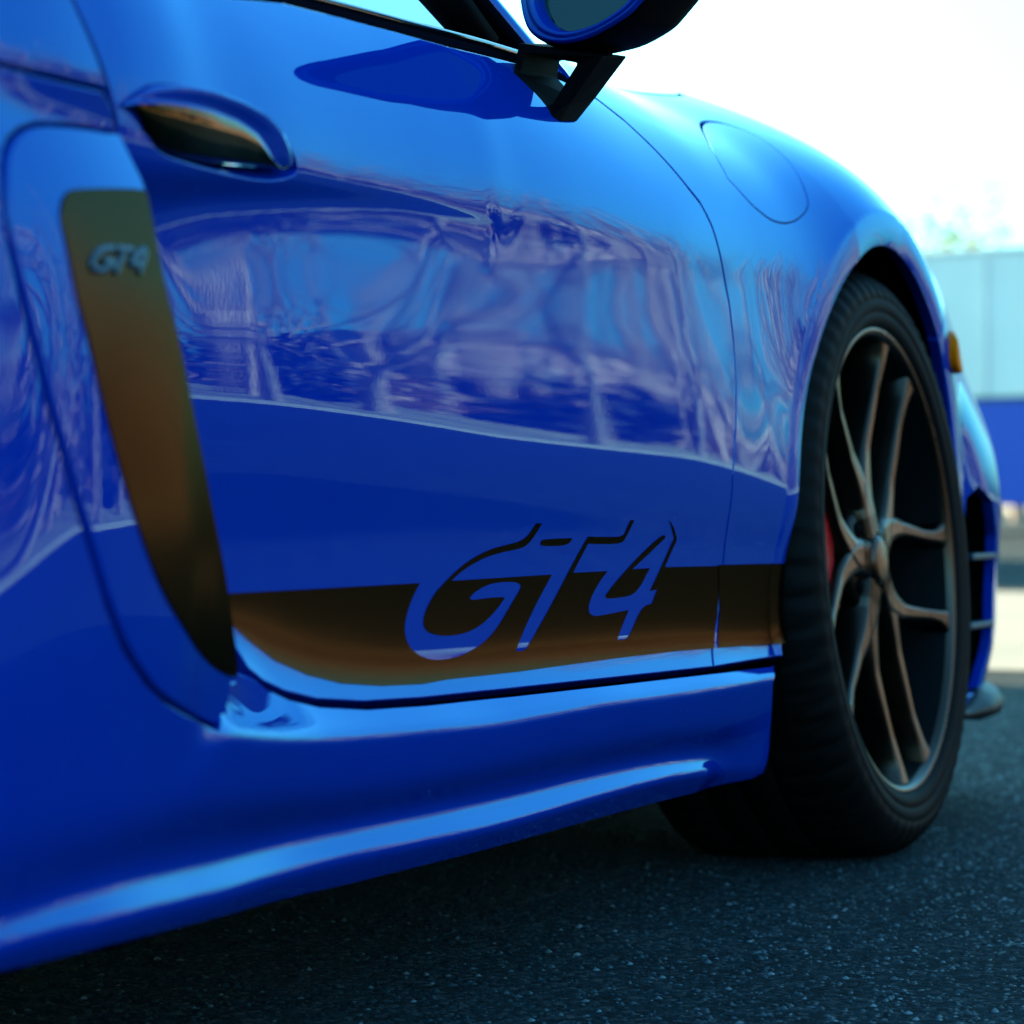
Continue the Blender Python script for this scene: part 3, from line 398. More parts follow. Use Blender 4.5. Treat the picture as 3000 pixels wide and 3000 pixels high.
def out_body(x, z):
    """door, fender and bumper skin with the raised band round the wheel arch"""
    x = np.asarray(x, float); z = np.asarray(z, float)
    o = body.out(x, z)
    r = np.hypot(x, z - WHEEL_Z)
    th = np.degrees(np.arctan2(z - WHEEL_Z, x)); th = np.where(th < -90, th + 360, th)
    xe = np.where(r > 1e-6, x*0.398/np.maximum(r, 1e-6), x); ze = WHEEL_Z + (z - WHEEL_Z)*0.398/np.maximum(r, 1e-6)
    oe = body.out(xe, ze)
    k = np.clip((172 - th)/35, 0, 1)
    k = k*k*(3 - 2*k)
    lip = lip_out(th)*k + oe*(1-k)
    outer = o + (lip - oe)*np.exp(-np.maximum(0, r - 0.398)/0.075)
    w = 1/(1 + np.exp(-np.clip((r - 0.398)/0.0016, -30, 30)))
    w = np.maximum(w, np.clip((th - 196)/6, 0, 1)); w = np.maximum(w, np.clip((-28 - th)/6, 0, 1))
    crown = -0.0016*((r - 0.377)/0.020)**2 + 0.0016
    return np.where(r > 0.75, o, (lip + crown)*(1-w) + outer*w)


def ease(v, a, b):
    t = np.clip((np.asarray(v, float) - a)/(b - a), 0, 1)
    return t*t*(3 - 2*t)


def out_side(x, z):
    """quarter and sill skin, drawn in a little above the intake blade"""
    o = side.out(x, z)
    dent = np.maximum(0, o - quart.out(x, z) - 0.002)
    return o - dent*ease(z, .48, .59)*(1 - ease(z, .59, .635))*ease(x, -2.04, -1.93)*(1 - ease(x, -1.76, -1.70))
def out_quart(x, z): return quart.out(x, z)
def out_blade(x, z): return quart.out(x, z) + 0.0035


def normals(f, x, z, e=0.0015):
    gx = (f(x+e, z) - f(x-e, z)) / (2*e); gz = (f(x, z+e) - f(x, z-e)) / (2*e)
    n = np.stack([-gx, -np.ones_like(gx), -gz], -1)
    return n / np.linalg.norm(n, axis=-1, keepdims=True)


# ------------------------------------------------------------------ object helpers
def link(name, mesh, mat=None, parent=None, smooth=True):
    o = bpy.data.objects.new(name, mesh)
    COL.objects.link(o)
    if mat is not None:
        mesh.materials.append(mat)
    if parent is not None:
        o.parent = parent
        o.matrix_parent_inverse = parent_world(parent).inverted()
    if smooth:
        mesh.polygons.foreach_set('use_smooth', [True]*len(mesh.polygons))
    return o


def parent_world(p):
    m = Matrix.Identity(4)
    chain = []
    while p is not None:
        chain.append(p); p = p.parent
    for q in reversed(chain):
        m = m @ q.matrix_parent_inverse @ q.matrix_basis
    return m


def tag(o, label, cat, group=None, kind=None):
    if label: o['label'] = label
    if cat: o['category'] = cat
    if group: o['group'] = group
    if kind: o['kind'] = kind
    return o


def empty(name, loc, parent=None):
    o = bpy.data.objects.new(name, None)
    o.empty_display_size = 0.1
    COL.objects.link(o)
    o.location = loc
    if parent is not None:
        o.parent = parent
        o.matrix_parent_inverse = parent_world(parent).inverted()
    return o


def mesh_from(verts, faces, name='m'):
    me = bpy.data.meshes.new(name)
    me.from_pydata([tuple(v) for v in verts], [], faces)
    me.update()
    return me


def grid_mesh(P, close_u=False, close_v=False, name='m', flip=False):
    P = np.asarray(P, float); nu, nv = P.shape[:2]
    f = []
    for i in range(nu if close_u else nu-1):
        for j in range(nv if close_v else nv-1):
            a = i*nv + j; b = ((i+1) % nu)*nv + j; c = ((i+1) % nu)*nv + (j+1) % nv; d = i*nv + (j+1) % nv
            f.append((a, d, c, b) if flip else (a, b, c, d))
    return mesh_from(P.reshape(-1, 3), f, name)


def resample(pts, step, closed=True):
    p = np.asarray(pts, float)
    if closed: p = np.vstack([p, p[:1]])
    out = []
    for a, b in zip(p[:-1], p[1:]):
        n = max(1, int(math.ceil(np.linalg.norm(b-a) / step)))
        for i in range(n):
            out.append(a + (b-a)*i/n)
    if not closed: out.append(p[-1])
    return np.array(out)


def rounded(pts, it=2, closed=True, keep=50):
    """corner cutting that leaves real corners sharp"""
    p = [np.asarray(q, float) for q in pts]
    for _ in range(it):
        n = len(p); q = []
        for i in range(n):
            if not closed and i in (0, n-1):
                q.append(p[i]); continue
            a, b, c = p[i-1], p[i], p[(i+1) % n]
            u, v = b-a, c-b
            lu, lv = np.linalg.norm(u), np.linalg.norm(v)
            if lu < 1e-9 or lv < 1e-9: continue
            ang = math.degrees(math.acos(max(-1, min(1, float(u@v)/(lu*lv)))))
            if ang > keep: q.append(b)
            else: q += [b - u*0.25, b + v*0.25]
        p = q
    return np.array(p)


def inside(poly, x, z):
    poly = np.asarray(poly); r = np.zeros(len(x), bool)
    x1, z1 = poly[:, 0], poly[:, 1]; x2, z2 = np.roll(x1, -1), np.roll(z1, -1)
    for a, b, c, d in zip(x1, z1, x2, z2):
        if b == d: continue
        k = ((b > z) != (d > z)) & (x < (c-a)*(z-b)/(d-b) + a)
        r ^= k
    return r


def area(p):
    x, z = p[:, 0], p[:, 1]
    return 0.5*np.sum(x*np.roll(z, -1) - np.roll(x, -1)*z)


def edge_dirs(p):
    """outward directions at the vertices of a closed loop"""
    t = np.roll(p, -1, 0) - p
    t /= np.maximum(np.linalg.norm(t, axis=1, keepdims=True), 1e-9)
    nn = np.stack([t[:, 1], -t[:, 0]], 1)*(1 if area(p) > 0 else -1)
    m = nn + np.roll(nn, 1, 0)
    L = np.maximum(np.linalg.norm(m, axis=1, keepdims=True), 0.35)
    m = m / L
    return m


def panel(name, outline, f, mat, parent=None, holes=(), step=0.006, inset=0.0, lip=0.012, edge=0.0009, off=0.0, hole_inset=0.0, bend=1):
    """sheet-metal panel: outline in (x, z) triangulated on the surface f, with edges rolled inwards"""
    loops = []
    p = resample(outline, step*0.9)
    if area(p) < 0: p = p[::-1]
    if inset: p = p - edge_dirs(p)*inset
    loops.append(p)
    for h in holes:
        q = resample(h, step*0.9)
        if area(q) > 0: q = q[::-1]
        if hole_inset: q = q + edge_dirs(q[::-1])[::-1]*hole_inset
        loops.append(q)
    lo = p.min(0); hi = p.max(0)
    gx, gz = np.meshgrid(np.arange(lo[0], hi[0], step), np.arange(lo[1], hi[1], step*0.8), indexing='ij')
    gx = gx + (np.arange(gx.shape[1]) % 2)[None, :]*step*0.5
    gx = gx.ravel(); gz = gz.ravel()
    k = inside(p, gx, gz)
    for q in loops[1:]: k &= ~inside(q, gx, gz)
    gx, gz = gx[k], gz[k]
    al = np.vstack(loops)
    keep = np.ones(len(gx), bool)
    for i in range(0, len(gx), 4000):
        dd = (gx[i:i+4000, None]-al[None, :, 0])**2 + (gz[i:i+4000, None]-al[None, :, 1])**2
        keep[i:i+4000] = dd.min(1) > (0.5*step)**2
    pts = np.vstack([al, np.stack([gx[keep], gz[keep]], 1)])
    edges = []; s = 0
    for q in loops:
        n = len(q)
        edges += [(s+i, s+(i+1) % n) for i in range(n)]
        s += n
    r = geometry.delaunay_2d_cdt([Vector(v) for v in pts.tolist()], edges, [], 0, 1e-7)
    v2 = np.array([tuple(v) for v in r[0]]); tri = np.array([t for t in r[2] if len(t) == 3])
    c = v2[tri].mean(1)
    ok = inside(p, c[:, 0], c[:, 1])
    for q in loops[1:]: ok &= ~inside(q, c[:, 0], c[:, 1])
    tri = tri[ok]
    n3 = normals(f, v2[:, 0], v2[:, 1])
    P3 = np.stack([v2[:, 0], -f(v2[:, 0], v2[:, 1]), v2[:, 1]], 1) + n3*off
    e1 = P3[tri[:, 1]] - P3[tri[:, 0]]; e2 = P3[tri[:, 2]] - P3[tri[:, 0]]
    fl = np.einsum('ij,ij->i', np.cross(e1, e2), n3[tri[:, 0]]) < 0
    tri[fl] = tri[fl][:, ::-1]
    V = [P3]; N = [n3]; F = tri.tolist(); base = len(P3)
    if lip > 0:
        for q in loops:
            n = len(q)
            d2 = edge_dirs(q)
            if q is not loops[0]: d2 = -edge_dirs(q[::-1])[::-1]
            nn = normals(f, q[:, 0], q[:, 1])
            P0 = np.stack([q[:, 0], -f(q[:, 0], q[:, 1]), q[:, 1]], 1) + nn*off
            e = 0.0015
            gx_ = (f(q[:, 0]+e, q[:, 1]) - f(q[:, 0]-e, q[:, 1]))/(2*e); gz_ = (f(q[:, 0], q[:, 1]+e) - f(q[:, 0], q[:, 1]-e))/(2*e)
            od = np.stack([d2[:, 0], -(gx_*d2[:, 0] + gz_*d2[:, 1]), d2[:, 1]], 1)
            od /= np.maximum(np.linalg.norm(od, axis=1, keepdims=True), 1e-9)
            h = 0.2929
            rings = [(P0, nn),
                     (P0 + od*edge*0.7071 - nn*edge*h, (nn+od)/1.4142),
                     (P0 + od*edge - nn*edge, od),
                     (P0 + od*edge - nn*lip, od)]
            for a, b_ in rings:
                V.append(a); N.append(b_)
            for k_ in range(3):
                for i in range(n):
                    j = (i+1) % n
                    a0 = base + k_*n + i; a1 = base + k_*n + j; b0 = base + (k_+1)*n + i; b1 = base + (k_+1)*n + j
                    F.append((a0, b0, b1, a1) if area(q) > 0 and q is loops[0] else (a0, b0, b1, a1))
            base += 4*n
    V = np.vstack(V); N = np.vstack(N)
    me = mesh_from(V, F, name)
    o = link(name, me, mat, parent)
    me.normals_split_custom_set_from_vertices([tuple(n) for n in N])
    return o


def tube(path, rad, seg=10, caps=True):
    """verts, faces of a tapered tube along a 3-D path"""
    P = np.asarray(path, float); n = len(P)
    r = np.broadcast_to(np.asarray(rad, float), (n,))
    T = np.gradient(P, axis=0); T /= np.maximum(np.linalg.norm(T, axis=1, keepdims=True), 1e-9)
    up = np.array([0, 0, 1.0]) if abs(T[0][2]) < 0.9 else np.array([1.0, 0, 0])
    V = []
    for i in range(n):
        a = np.cross(T[i], up); a /= max(np.linalg.norm(a), 1e-9); b = np.cross(a, T[i])
        for k in range(seg):
            t = 2*PI*k/seg
            V.append(P[i] + r[i]*(math.cos(t)*a + math.sin(t)*b))
    F = [(i*seg+k, i*seg+(k+1) % seg, (i+1)*seg+(k+1) % seg, (i+1)*seg+k) for i in range(n-1) for k in range(seg)]
    if caps:
        F.append(tuple(range(seg-1, -1, -1))); F.append(tuple((n-1)*seg+k for k in range(seg)))
    return V, F


def join(parts):
    V, F = [], []
    for v, f in parts:
        b = len(V); V += [tuple(q) for q in v]; F += [tuple(i+b for i in t) for t in f]
    return V, F


def box(c, s):
    x, y, z = c; a, b, h = s[0]/2, s[1]/2, s[2]/2
    V = [(x+i*a, y+j*b, z+k*h) for k in (-1, 1) for j in (-1, 1) for i in (-1, 1)]
    F = [(0, 2, 3, 1), (4, 5, 7, 6), (0, 1, 5, 4), (2, 6, 7, 3), (0, 4, 6, 2), (1, 3, 7, 5)]
    return V, F


def bevel_obj(o, w, seg=2):
    m = o.modifiers.new('bevel', 'BEVEL'); m.width = w; m.segments = seg; m.limit_method = 'ANGLE'
    m.harden_normals = False
    return o


def lathe(prof, seg=96, name='m', a0=0, a1=2*PI):
    """profile of (radius, y) spun round the Y axis"""
    pr = np.asarray(prof, float)
    full = abs(a1-a0-2*PI) < 1e-6
    A = np.linspace(a0, a1, seg, endpoint=not full)
    P = np.stack([np.stack([pr[:, 0]*math.cos(a), pr[:, 1], pr[:, 0]*math.sin(a)], 1) for a in A])
    return grid_mesh(P, close_u=full, name=name)


# ================================================================== THE CAR
car = tag(empty('sports_car', (-1.24, YC, 0)), 'deep blue sports car with matt gold stripe and lettering along its lower door', 'car')
SH = D['shut']; i_top = 1
shut = SH[1:]
GAP = 0.0030

# ---- front fender
arc = [(0.357*math.cos(R(t)), WHEEL_Z + 0.357*math.sin(R(t))) for t in np.linspace(48, 189, 50)]
Tx = np.linspace(0.42, -0.735, 60)
Tz = pchip([k[0] for k in D['body'][0]], [k[1] for k in D['body'][0]], Tx)
SEAM = [(0.245, 0.609), (0.31, 0.665), (0.42, 0.70)]
fender_poly = list(map(tuple, shut[::-1])) + list(zip(Tx[::-1], Tz[::-1])) + SEAM[::-1][1:] + arc + [(-0.374, 0.243)]
FLAP = rounded(D['flap'], 2, keep=80)
fender = panel('front_fender', fender_poly, out_body, M['paint'], car, holes=[FLAP], step=0.007, inset=GAP, lip=0.014, edge=0.0016)
flap = panel('fuel_flap', FLAP, out_body, M['paint'], fender, step=0.006, inset=0.0034, lip=0.012, edge=0.0012)

# ---- front bumper with its upright outlet slot
arc2 = [(0.357*math.cos(R(t)), WHEEL_Z + 0.357*math.sin(R(t))) for t in np.linspace(-36, 48, 30)]
SLOT = [(0.40, 0.41), (0.44, 0.425), (0.52, 0.405), (0.57, 0.36), (0.58, 0.30), (0.57, 0.20), (0.545, 0.15), (0.42, 0.15), (0.40, 0.2), (0.392, 0.3)]
bumper_poly = arc2 + SEAM[1:] + [(0.42, 0.70), (0.6, 0.70), (0.93, 0.56), (0.945, 0.3), (0.90, 0.15), (0.6, 0.125)]
bumper = panel('front_bumper', bumper_poly, out_body, M['paint'], car, holes=[SLOT], step=0.008, inset=GAP*0.6, lip=0.014, edge=0.002)
mk = rounded([(p[0]-0.026, p[1]) for p in D['marker']], 2, keep=100)
panel('side_marker', mk, out_body, M['amber'], bumper, step=0.006, lip=0.03, off=0.011, edge=0.003)
xs = np.array([s[0] for s in SLOT]); zs = np.array([s[1] for s in SLOT])
sy = -out_body(xs, zs)
ring0 = np.stack([xs, sy+0.001, zs], 1); ring1 = np.stack([xs, sy+0.07, zs], 1); ring2 = np.stack([xs*0.2+0.51*0.8, sy+0.075, zs*0.2+0.28*0.8], 1)
link('outlet_duct', grid_mesh(np.stack([ring0, ring1, ring2]), close_v=True), M['liner'], bumper)
for zf in (0.332, 0.242):
    v, f = box((0.51, float(-out_body(0.51, zf))+0.018, zf), (0.12, 0.03, 0.008))
    bevel_obj(link('outlet_fin', mesh_from(v, f), M['badge'], bumper, False), 0.002)
xl = np.linspace(0.42, 0.93, 40)
yl = -out_body(xl, np.full(40, 0.16))
sec = [(-0.0, 0.030), (-0.018, 0.020), (-0.026, 0.008), (-0.023, -0.006), (-0.0, -0.014), (0.06, -0.012), (0.06, 0.028)]
P = np.stack([np.stack([xl, yl + s[0]*np.clip((xl-0.40)*9, 0.25, 1), np.full(40, 0.128) + s[1]*np.clip((xl-0.40)*7, 0.3, 1)], 1) for s in sec], 1)
link('splitter_lip', grid_mesh(P, close_v=True, flip=True), M['trim'], bumper)

Hx = np.linspace(0.905, 0.425, 24)
Hz = pchip([k[0] for k in D['body'][0]], [k[1] for k in D['body'][0]], Hx) - 0.004
M['lens'] = plain('headlight_lens', (0.10, 0.11, 0.12), 0.06, 0.3, coat=1.0)
panel('headlight', [(0.425, 0.706), (0.60, 0.706), (0.80, 0.628), (0.905, 0.578)] + list(zip(Hx, Hz)), out_body, M['lens'], car, step=0.012, lip=0.02, edge=0.003)

# ---- door
blf = np.array(D['blf_door']); blf[:, 0] -= 0.022
gapb = D['gapb']
door_poly = D['belt'] + [(-0.9028, 0.7748)] + [tuple(s) for s in shut] + [tuple(g) for g in gapb[1:]] + [tuple(b) for b in blf[3:-1]] + [tuple(s) for s in D['shr']]
HOLE = rounded(D['hole'], 2, keep=80)
door = panel('door', door_poly, out_body, M['paint'], car, holes=[HOLE], step=0.0052, inset=GAP, lip=0.014, edge=0.0014)

# ---- handle: bowl in the skin and pull bar over it
hp = resample(HOLE, 0.006)
if area(hp) < 0: hp = hp[::-1]
hc = hp.mean(0)
rows = []
hy = -out_body(hp[:, 0], hp[:, 1])
for s, dpt in ((1.0, 0.001), (0.985, 0.006), (0.96, 0.016), (0.88, 0.032), (0.7, 0.044), (0.4, 0.050), (0.05, 0.052)):
    q = hc + (hp - hc)*s
    rows.append(np.stack([q[:, 0], hy*s + (1-s)*hy.mean() + dpt, q[:, 1]], 1))
link('handle_recess', grid_mesh(np.stack(rows), close_v=True), M['paint'], door)
def lerp_rows(a, b, t): return a + (b-a)*t
ns = 40
ht = resample(D['h_top'], 0.004, False); hm = resample(D['h_mid'], 0.004, False); hl = resample(D['h_low'], 0.004, False)
def even(p, n):
    d = np.concatenate([[0], np.cumsum(np.linalg.norm(np.diff(p, axis=0), axis=1))]); t = np.linspace(0, d[-1], n)
    return np.stack([np.interp(t, d, p[:, 0]), np.interp(t, d, p[:, 1])], 1)
ht, hm, hl = even(ht, ns), even(hm, ns), even(hl, ns)
tap = np.sin(np.linspace(0.10, PI-0.03, ns))**0.6
def hrow(a, b, t, h):
    q = lerp_rows(a, b, t)
    return np.stack([q[:, 0], -(out_body(q[:, 0], q[:, 1]) + h*tap), q[:, 1]], 1)
cap = [hrow(ht, hm, t, h) for t, h in ((0, .003), (.05, .0115), (.12, .0145), (.22, .0145), (.5, .0115), (.8, .0080), (.88, .0078), (.94, .0088), (1.0, .0105))]
link('handle_cap', grid_mesh(np.stack(cap)), M['paint'], door)
grip = [hrow(hm, hl, t, 0.0105 - 0.010*t**2) for t in np.linspace(0, 1, 9)]
back = [hrow(hl, ht, t, -0.010) for t in np.linspace(0, 1, 4)]
link('handle_grip', grid_mesh(np.stack(grip + back)), M['chrome'], door)

# ---- stripe and lettering on the door: foil a fraction of a millimetre thick
black = rounded(D['black'], 2, keep=38)
sb = D['strb']
stripe_poly = [tuple(p) for p in black] + [(float(np.interp(0.335, [s[1] for s in SH[-4:]][::-1], [s[0] for s in SH[-4:]][::-1]))-0.004, D['strf'][0][1])]
shut_low = [(s[0]-0.004, s[1]) for s in SH[-3:-1]]
stripe_poly = [tuple(p) for p in black] + shut_low + [(sb[0][0]-0.006, sb[0][1])] + [tuple(s) for s in sb[1:-1]] + [(-1.64, 0.327), (-1.65, 0.341)]
panel('stripe', stripe_poly, out_body, M['gold'], door, step=0.005, lip=0.0, off=0.0004)
panel('digit_inlay', rounded(D['fourin'], 2, keep=45), out_body, M['gold'], door, step=0.005, lip=0.0, off=0.0004)
panel('letter_dash', rounded(D['dash'], 2, keep=60), out_body, M['gold'], door, step=0.005, lip=0.0, off=0.0004)
sf = D['strf']
panel('stripe', [(sf[0][0]+0.004, sf[0][1]), (-0.357, sf[1][1]), (-0.3515, 0.29), (-0.347, sf[3][1]), (sf[4][0]+0.006, sf[4][1]), (-0.563, 0.30)], out_body, M['gold'], fender, step=0.004, lip=0.0, off=0.0009)

# ---- side panel: rear quarter running into the sill
gq = D['gaps']
rarc = [(-2.484 + 0.372*math.cos(R(t)), 0.345 + 0.372*math.sin(R(t))) for t in np.linspace(-30, 82, 40)]
side_poly = ([tuple(s) for s in D['seamq'][1:]] + [tuple(D['shrq'][1]), tuple(D['shrq'][0])] + [tuple(g) for g in gq[1:]] + [tuple(s) for s in D['sillx']] + [tuple(s) for s in D['sillt'][::-1][1:]] +
             [tuple(s) for s in D['sillf'][1:-1]] + [tuple(s) for s in D['sillb'][1:-2]] + [(-1.94, 0.156), (-2.12, 0.16)] + rarc + [(-2.43, 0.72), (-2.3, 0.66), (-2.15, 0.632)])
side_panel = panel('side_panel', side_poly, out_side, M['paint'], car, step=0.0052, inset=GAP*0.8, lip=0.016, edge=0.0014)
rear_poly = [tuple(s) for s in D['seamq'][::-1][:-1]] + [(-2.15, 0.632), (-2.3, 0.66), (-2.43, 0.72)] + \
    [(-2.484 + 0.372*math.cos(R(t)), 0.345 + 0.372*math.sin(R(t))) for t in np.linspace(84, 190, 30)] + [(-2.85, 0.2), (-2.95, 0.3), (-2.96, 0.60), (-2.8, 0.80), (-2.3, 0.83), (-2.0, 0.80), (-1.93, 0.73)] + [tuple(s) for s in D['shrq'][::-1][:-1]]
rear_fender = panel('rear_fender', rear_poly, out_side, M['paint'], car, step=0.012, inset=GAP*0.8, lip=0.016, edge=0.0014)

# ---- intake blade with its gold insert and badge
blade_poly = [tuple(g) for g in D['gapq']] + [tuple(b) for b in D['blf'][2:]]
blade = panel('intake_blade', rounded(blade_poly, 1, keep=60), out_blade, M['paint'], car, step=0.006, inset=GAP*0.9, lip=0.03, edge=0.0035)
ins = rounded(D['ins'], 2, keep=60)
insert = panel('blade_insert', ins, out_blade, M['gold'], blade, step=0.006, lip=0.004, edge=0.0008, off=0.0012)
def ribbon(pts, w, f, off, th):
    q = even(np.array(pts), 24); t = np.gradient(q, axis=0); t /= np.linalg.norm(t, axis=1, keepdims=True); n = np.stack([-t[:, 1], t[:, 0]], 1)
    rows = []
    for s, h in ((-1, 0), (-0.8, th), (0.8, th), (1, 0)):
        c = q + n*w*s
        rows.append(np.stack([c[:, 0], -(f(c[:, 0], c[:, 1]) + off + h), c[:, 1]], 1))
    P = np.stack(rows, 1)
    m = grid_mesh(P)
    return [tuple(v.co) for v in m.vertices], [tuple(p.vertices) for p in m.polygons]
BG = rounded(D['badG'], 2, closed=False, keep=75)
for nm, strokes in (('badge_letter', [BG]), ('badge_letter', [D['badT1'], D['badT2']]), ('badge_digit', [D['badF1'], D['badF2']])):
    v, f = join([ribbon(s, 0.0022, out_blade, 0.0012, 0.0016) for s in strokes])
    link(nm, mesh_from(v, f), M['badge'], insert)

# ---- door mirror on its two-strut foot
def by_angle(pts, n, x):
    p = np.array(pts)[:, 1:]; c = MC; q = rounded(p, 3, keep=179)
    a = np.arctan2(q[:, 1]-c[1], q[:, 0]-c[0]); r = np.hypot(q[:, 0]-c[0], q[:, 1]-c[1]); k = np.argsort(a); a, r = a[k], r[k]
    A = np.linspace(-PI, PI, n, endpoint=False)
    rr = np.interp(A, np.concatenate([a-2*PI, a, a+2*PI]), np.tile(r, 3))
    return np.stack([np.full(n, x), c[0]+rr*np.cos(A), c[1]+rr*np.sin(A)], 1)
NM = 96
MX = -0.975
MC = np.array(D['m_bezel'])[:, 1:].mean(0)
gl_r = by_angle(D['m_glass'], NM, MX + 0.004); bz_r = by_angle(D['m_bezel'], NM, MX - 0.005)
cen = np.array([0, MC[0], MC[1]])
def blend(t, x): q = gl_r*(1-t) + bz_r*t; q = q.copy(); q[:, 0] = x; return q
def shrink(s, x, dy=0.0, dz=0.0): q = cen + (bz_r - cen)*s; q = q.copy(); q[:, 0] = x; q[:, 1] += dy; q[:, 2] += dz; return q
mirror = link('door_mirror', grid_mesh(np.stack([blend(1, MX-0.0050), shrink(1.015, MX+0.0010), shrink(1.03, MX+0.0150), shrink(1.03, MX+0.0300), shrink(1.0, MX+0.0550), shrink(0.93, MX+0.0800, -0.003), shrink(0.8, MX+0.1020, -0.006), shrink(0.6, MX+0.1180, -0.009), shrink(0.3, MX+0.1270, -0.01), shrink(0.02, MX+0.1290, -0.01)]), close_v=True), M['black'], car)
link('mirror_bezel', grid_mesh(np.stack([blend(-0.02, MX+0.0100), blend(0.02, MX+0.0000), blend(0.16, MX-0.0090), blend(0.36, MX-0.0125), blend(0.52, MX-0.0115), blend(0.60, MX-0.0095), blend(0.66, MX-0.0095), blend(0.74, MX-0.0125), blend(0.9, MX-0.0110), blend(1.0, MX-0.0060)]), close_v=True, flip=True), M['paint'], mirror)
me = mesh_from(list(gl_r + np.array([0.003, 0, 0])), [tuple(range(NM))])
link('mirror_glass', me, M['mirror'], mirror, False)
ff, fb, hf, hb = (np.array(D[k]) for k in ('m_foot_f', 'm_foot_b', 'm_hole_f', 'm_hole_b'))
no, nh = len(ff), len(hf)
tri_f = geometry.tessellate_polygon([[Vector(v) for v in ff], [Vector(v) for v in hf]])
V = [tuple(v) for v in np.vstack([ff, hf, fb, hb])]
nt_ = no + nh
F = [tuple(t) for t in tri_f] + [tuple(i+nt_ for i in t[::-1]) for t in tri_f]
F += [(i, (i+1) % no, (i+1) % no + nt_, i+nt_) for i in range(no)] + [(no+i, no+nt_+i, no+nt_+(i+1) % nh, no+(i+1) % nh) for i in range(nh)]
ft = link('mirror_foot', mesh_from(V, F), M['black'], mirror, False)
bm = bmesh.new(); bm.from_mesh(ft.data); bmesh.ops.recalc_face_normals(bm, faces=bm.faces); bmesh.ops.dissolve_limit(bm, angle_limit=0.02, verts=bm.verts, edges=bm.edges); bm.to_mesh(ft.data); bm.free()
bevel_obj(ft, 0.006, 4)

# ---- side window, seals, pillars, roof, screen, bonnet
gt_ = np.array(D['gtop'])
g0, g1 = gt_[0], gt_[2]
gdir = (g1-g0)/(g1[0]-g0[0])
def gline(x): return g0 + gdir*(x-g0[0])
UP = np.array([0.0, 0.47, 1.0])
def gpt(x, h): return gline(x) + UP*h
AP0 = gpt(-0.775, 0.0)
ROOF_X = -1.28; ROOF_H = 0.37
def apx(h): return -0.775 + (ROOF_X+0.775)*h/ROOF_H
def quad_strip(A, B): return grid_mesh(np.stack([np.array(A), np.array(B)], 0))
xs_ = np.linspace(-1.86, -0.79, 40)
bz = np.interp(xs_, [b[0] for b in D['belt']] + [-0.90, -0.79], [b[1] for b in D['belt']] + [0.7748, 0.777])
outer = np.stack([xs_, -out_body(xs_, bz) + 0.004, bz - 0.001], 1)
inner = np.array([gline(x) for x in xs_])
mid1 = outer*0.75 + inner*0.25 + np.array([0, 0, 0.006]); mid2 = outer*0.35 + inner*0.65 + np.array([0, 0, 0.006])
link('window_seal', grid_mesh(np.stack([outer + np.array([0, 0.002, -0.012]), outer, mid1, mid2, inner + np.array([0, -0.004, 0.004]), inner + np.array([0, 0.001, 0.010])]), flip=False), M['seal'], door)
v, f = tube(outer*0.5 + inner*0.5 + np.array([0, -0.004, 0.007]), 0.0035, 8)
link('belt_trim', mesh_from(v, f), M['gloss_black'], door)
hs = np.linspace(0.0, ROOF_H, 14)
pane = []
for h in hs:
    xa, xb = -2.0 + 0.1*(h/ROOF_H)**2, apx(h)
    pane.append([gpt(x, h) + np.array([0, 0.018*math.sin(PI*h/ROOF_H*0.6), 0]) for x in np.linspace(xa, xb, 20)])
link('side_window', grid_mesh(np.array(pane)), M['glass'], door)
# divider post and quarter-light frame
pd = [gpt(-0.885 - 1.15*h*0.75, h) + np.array([0, 0.006, 0]) for h in np.linspace(0, 0.30, 8)]
v, f = tube(pd, 0.021, 8)
link('window_post', mesh_from(v, f), M['black'], door)
ap = [gpt(apx(h) + 0.004, h) for h in np.linspace(-0.06, ROOF_H, 12)]
v, f = tube([p + np.array([-0.012, -0.003, 0]) for p in ap], 0.007, 8)
link('pillar_seal', mesh_from(v, f), M['seal'], car)
def arch_strip(points, w, bulge):
    rows = []
    for s, b_ in ((0, 0), (0.15, 0.7), (0.5, 1), (0.85, 0.7), (1, 0)):
        rows.append([p + w*s + bulge*b_ for p in points])
    return grid_mesh(np.array(rows))
link('windscreen_pillar', arch_strip(ap, np.array([0.055, 0.03, 0.012]), np.array([0.0, -0.014, 0.008])), M['paint'], car)
roof_pts = []
for x in np.linspace(ROOF_X, -3.05, 26):
    t = (x-ROOF_X)/(-3.05-ROOF_X)
    zt = 1.195 + 0.045*math.sin(min(1, t*2.2)*PI/2) - 0.42*max(0, t-0.25)**1.6
    y0 = gpt(ROOF_X, ROOF_H)[1] - 0.10*t
    roof_pts.append([np.array([x, y0 + (2*YC-2*y0)*s, zt + 0.055*math.sin(PI*s) - (0.0 if 0.02 < s < 0.98 else 0.02)]) for s in np.linspace(0, 1, 17)])
link('roof', grid_mesh(np.array(roof_pts), flip=True), M['paint'], car)
ws = []
for h in np.linspace(-0.06, ROOF_H, 8):
    a = gpt(apx(h) + 0.055, h) + np.array([0, 0.03, 0]); b = a.copy(); b[1] = 2*YC - a[1]
    ws.append([a + (b-a)*s + np.array([0.16*math.sin(PI*s), 0, 0.01*math.sin(PI*s)]) for s in np.linspace(0, 1, 15)])
link('windscreen', grid_mesh(np.array(ws)), M['glass'], car)
dx_ = np.linspace(-1.97, -2.94, 20)
dz_ = np.interp(-dx_, [1.97, 2.0, 2.3, 2.8, 2.94], [0.775, 0.80, 0.83, 0.80, 0.66]) - 0.004
dy_ = -out_side(dx_, dz_) + 0.004
deck = [[(x, y + (2*YC-2*y)*q, z + 0.05*math.sin(PI*q)**0.6) for q in np.linspace(0, 1, 17)] for x, y, z in zip(dx_, dy_, dz_)]
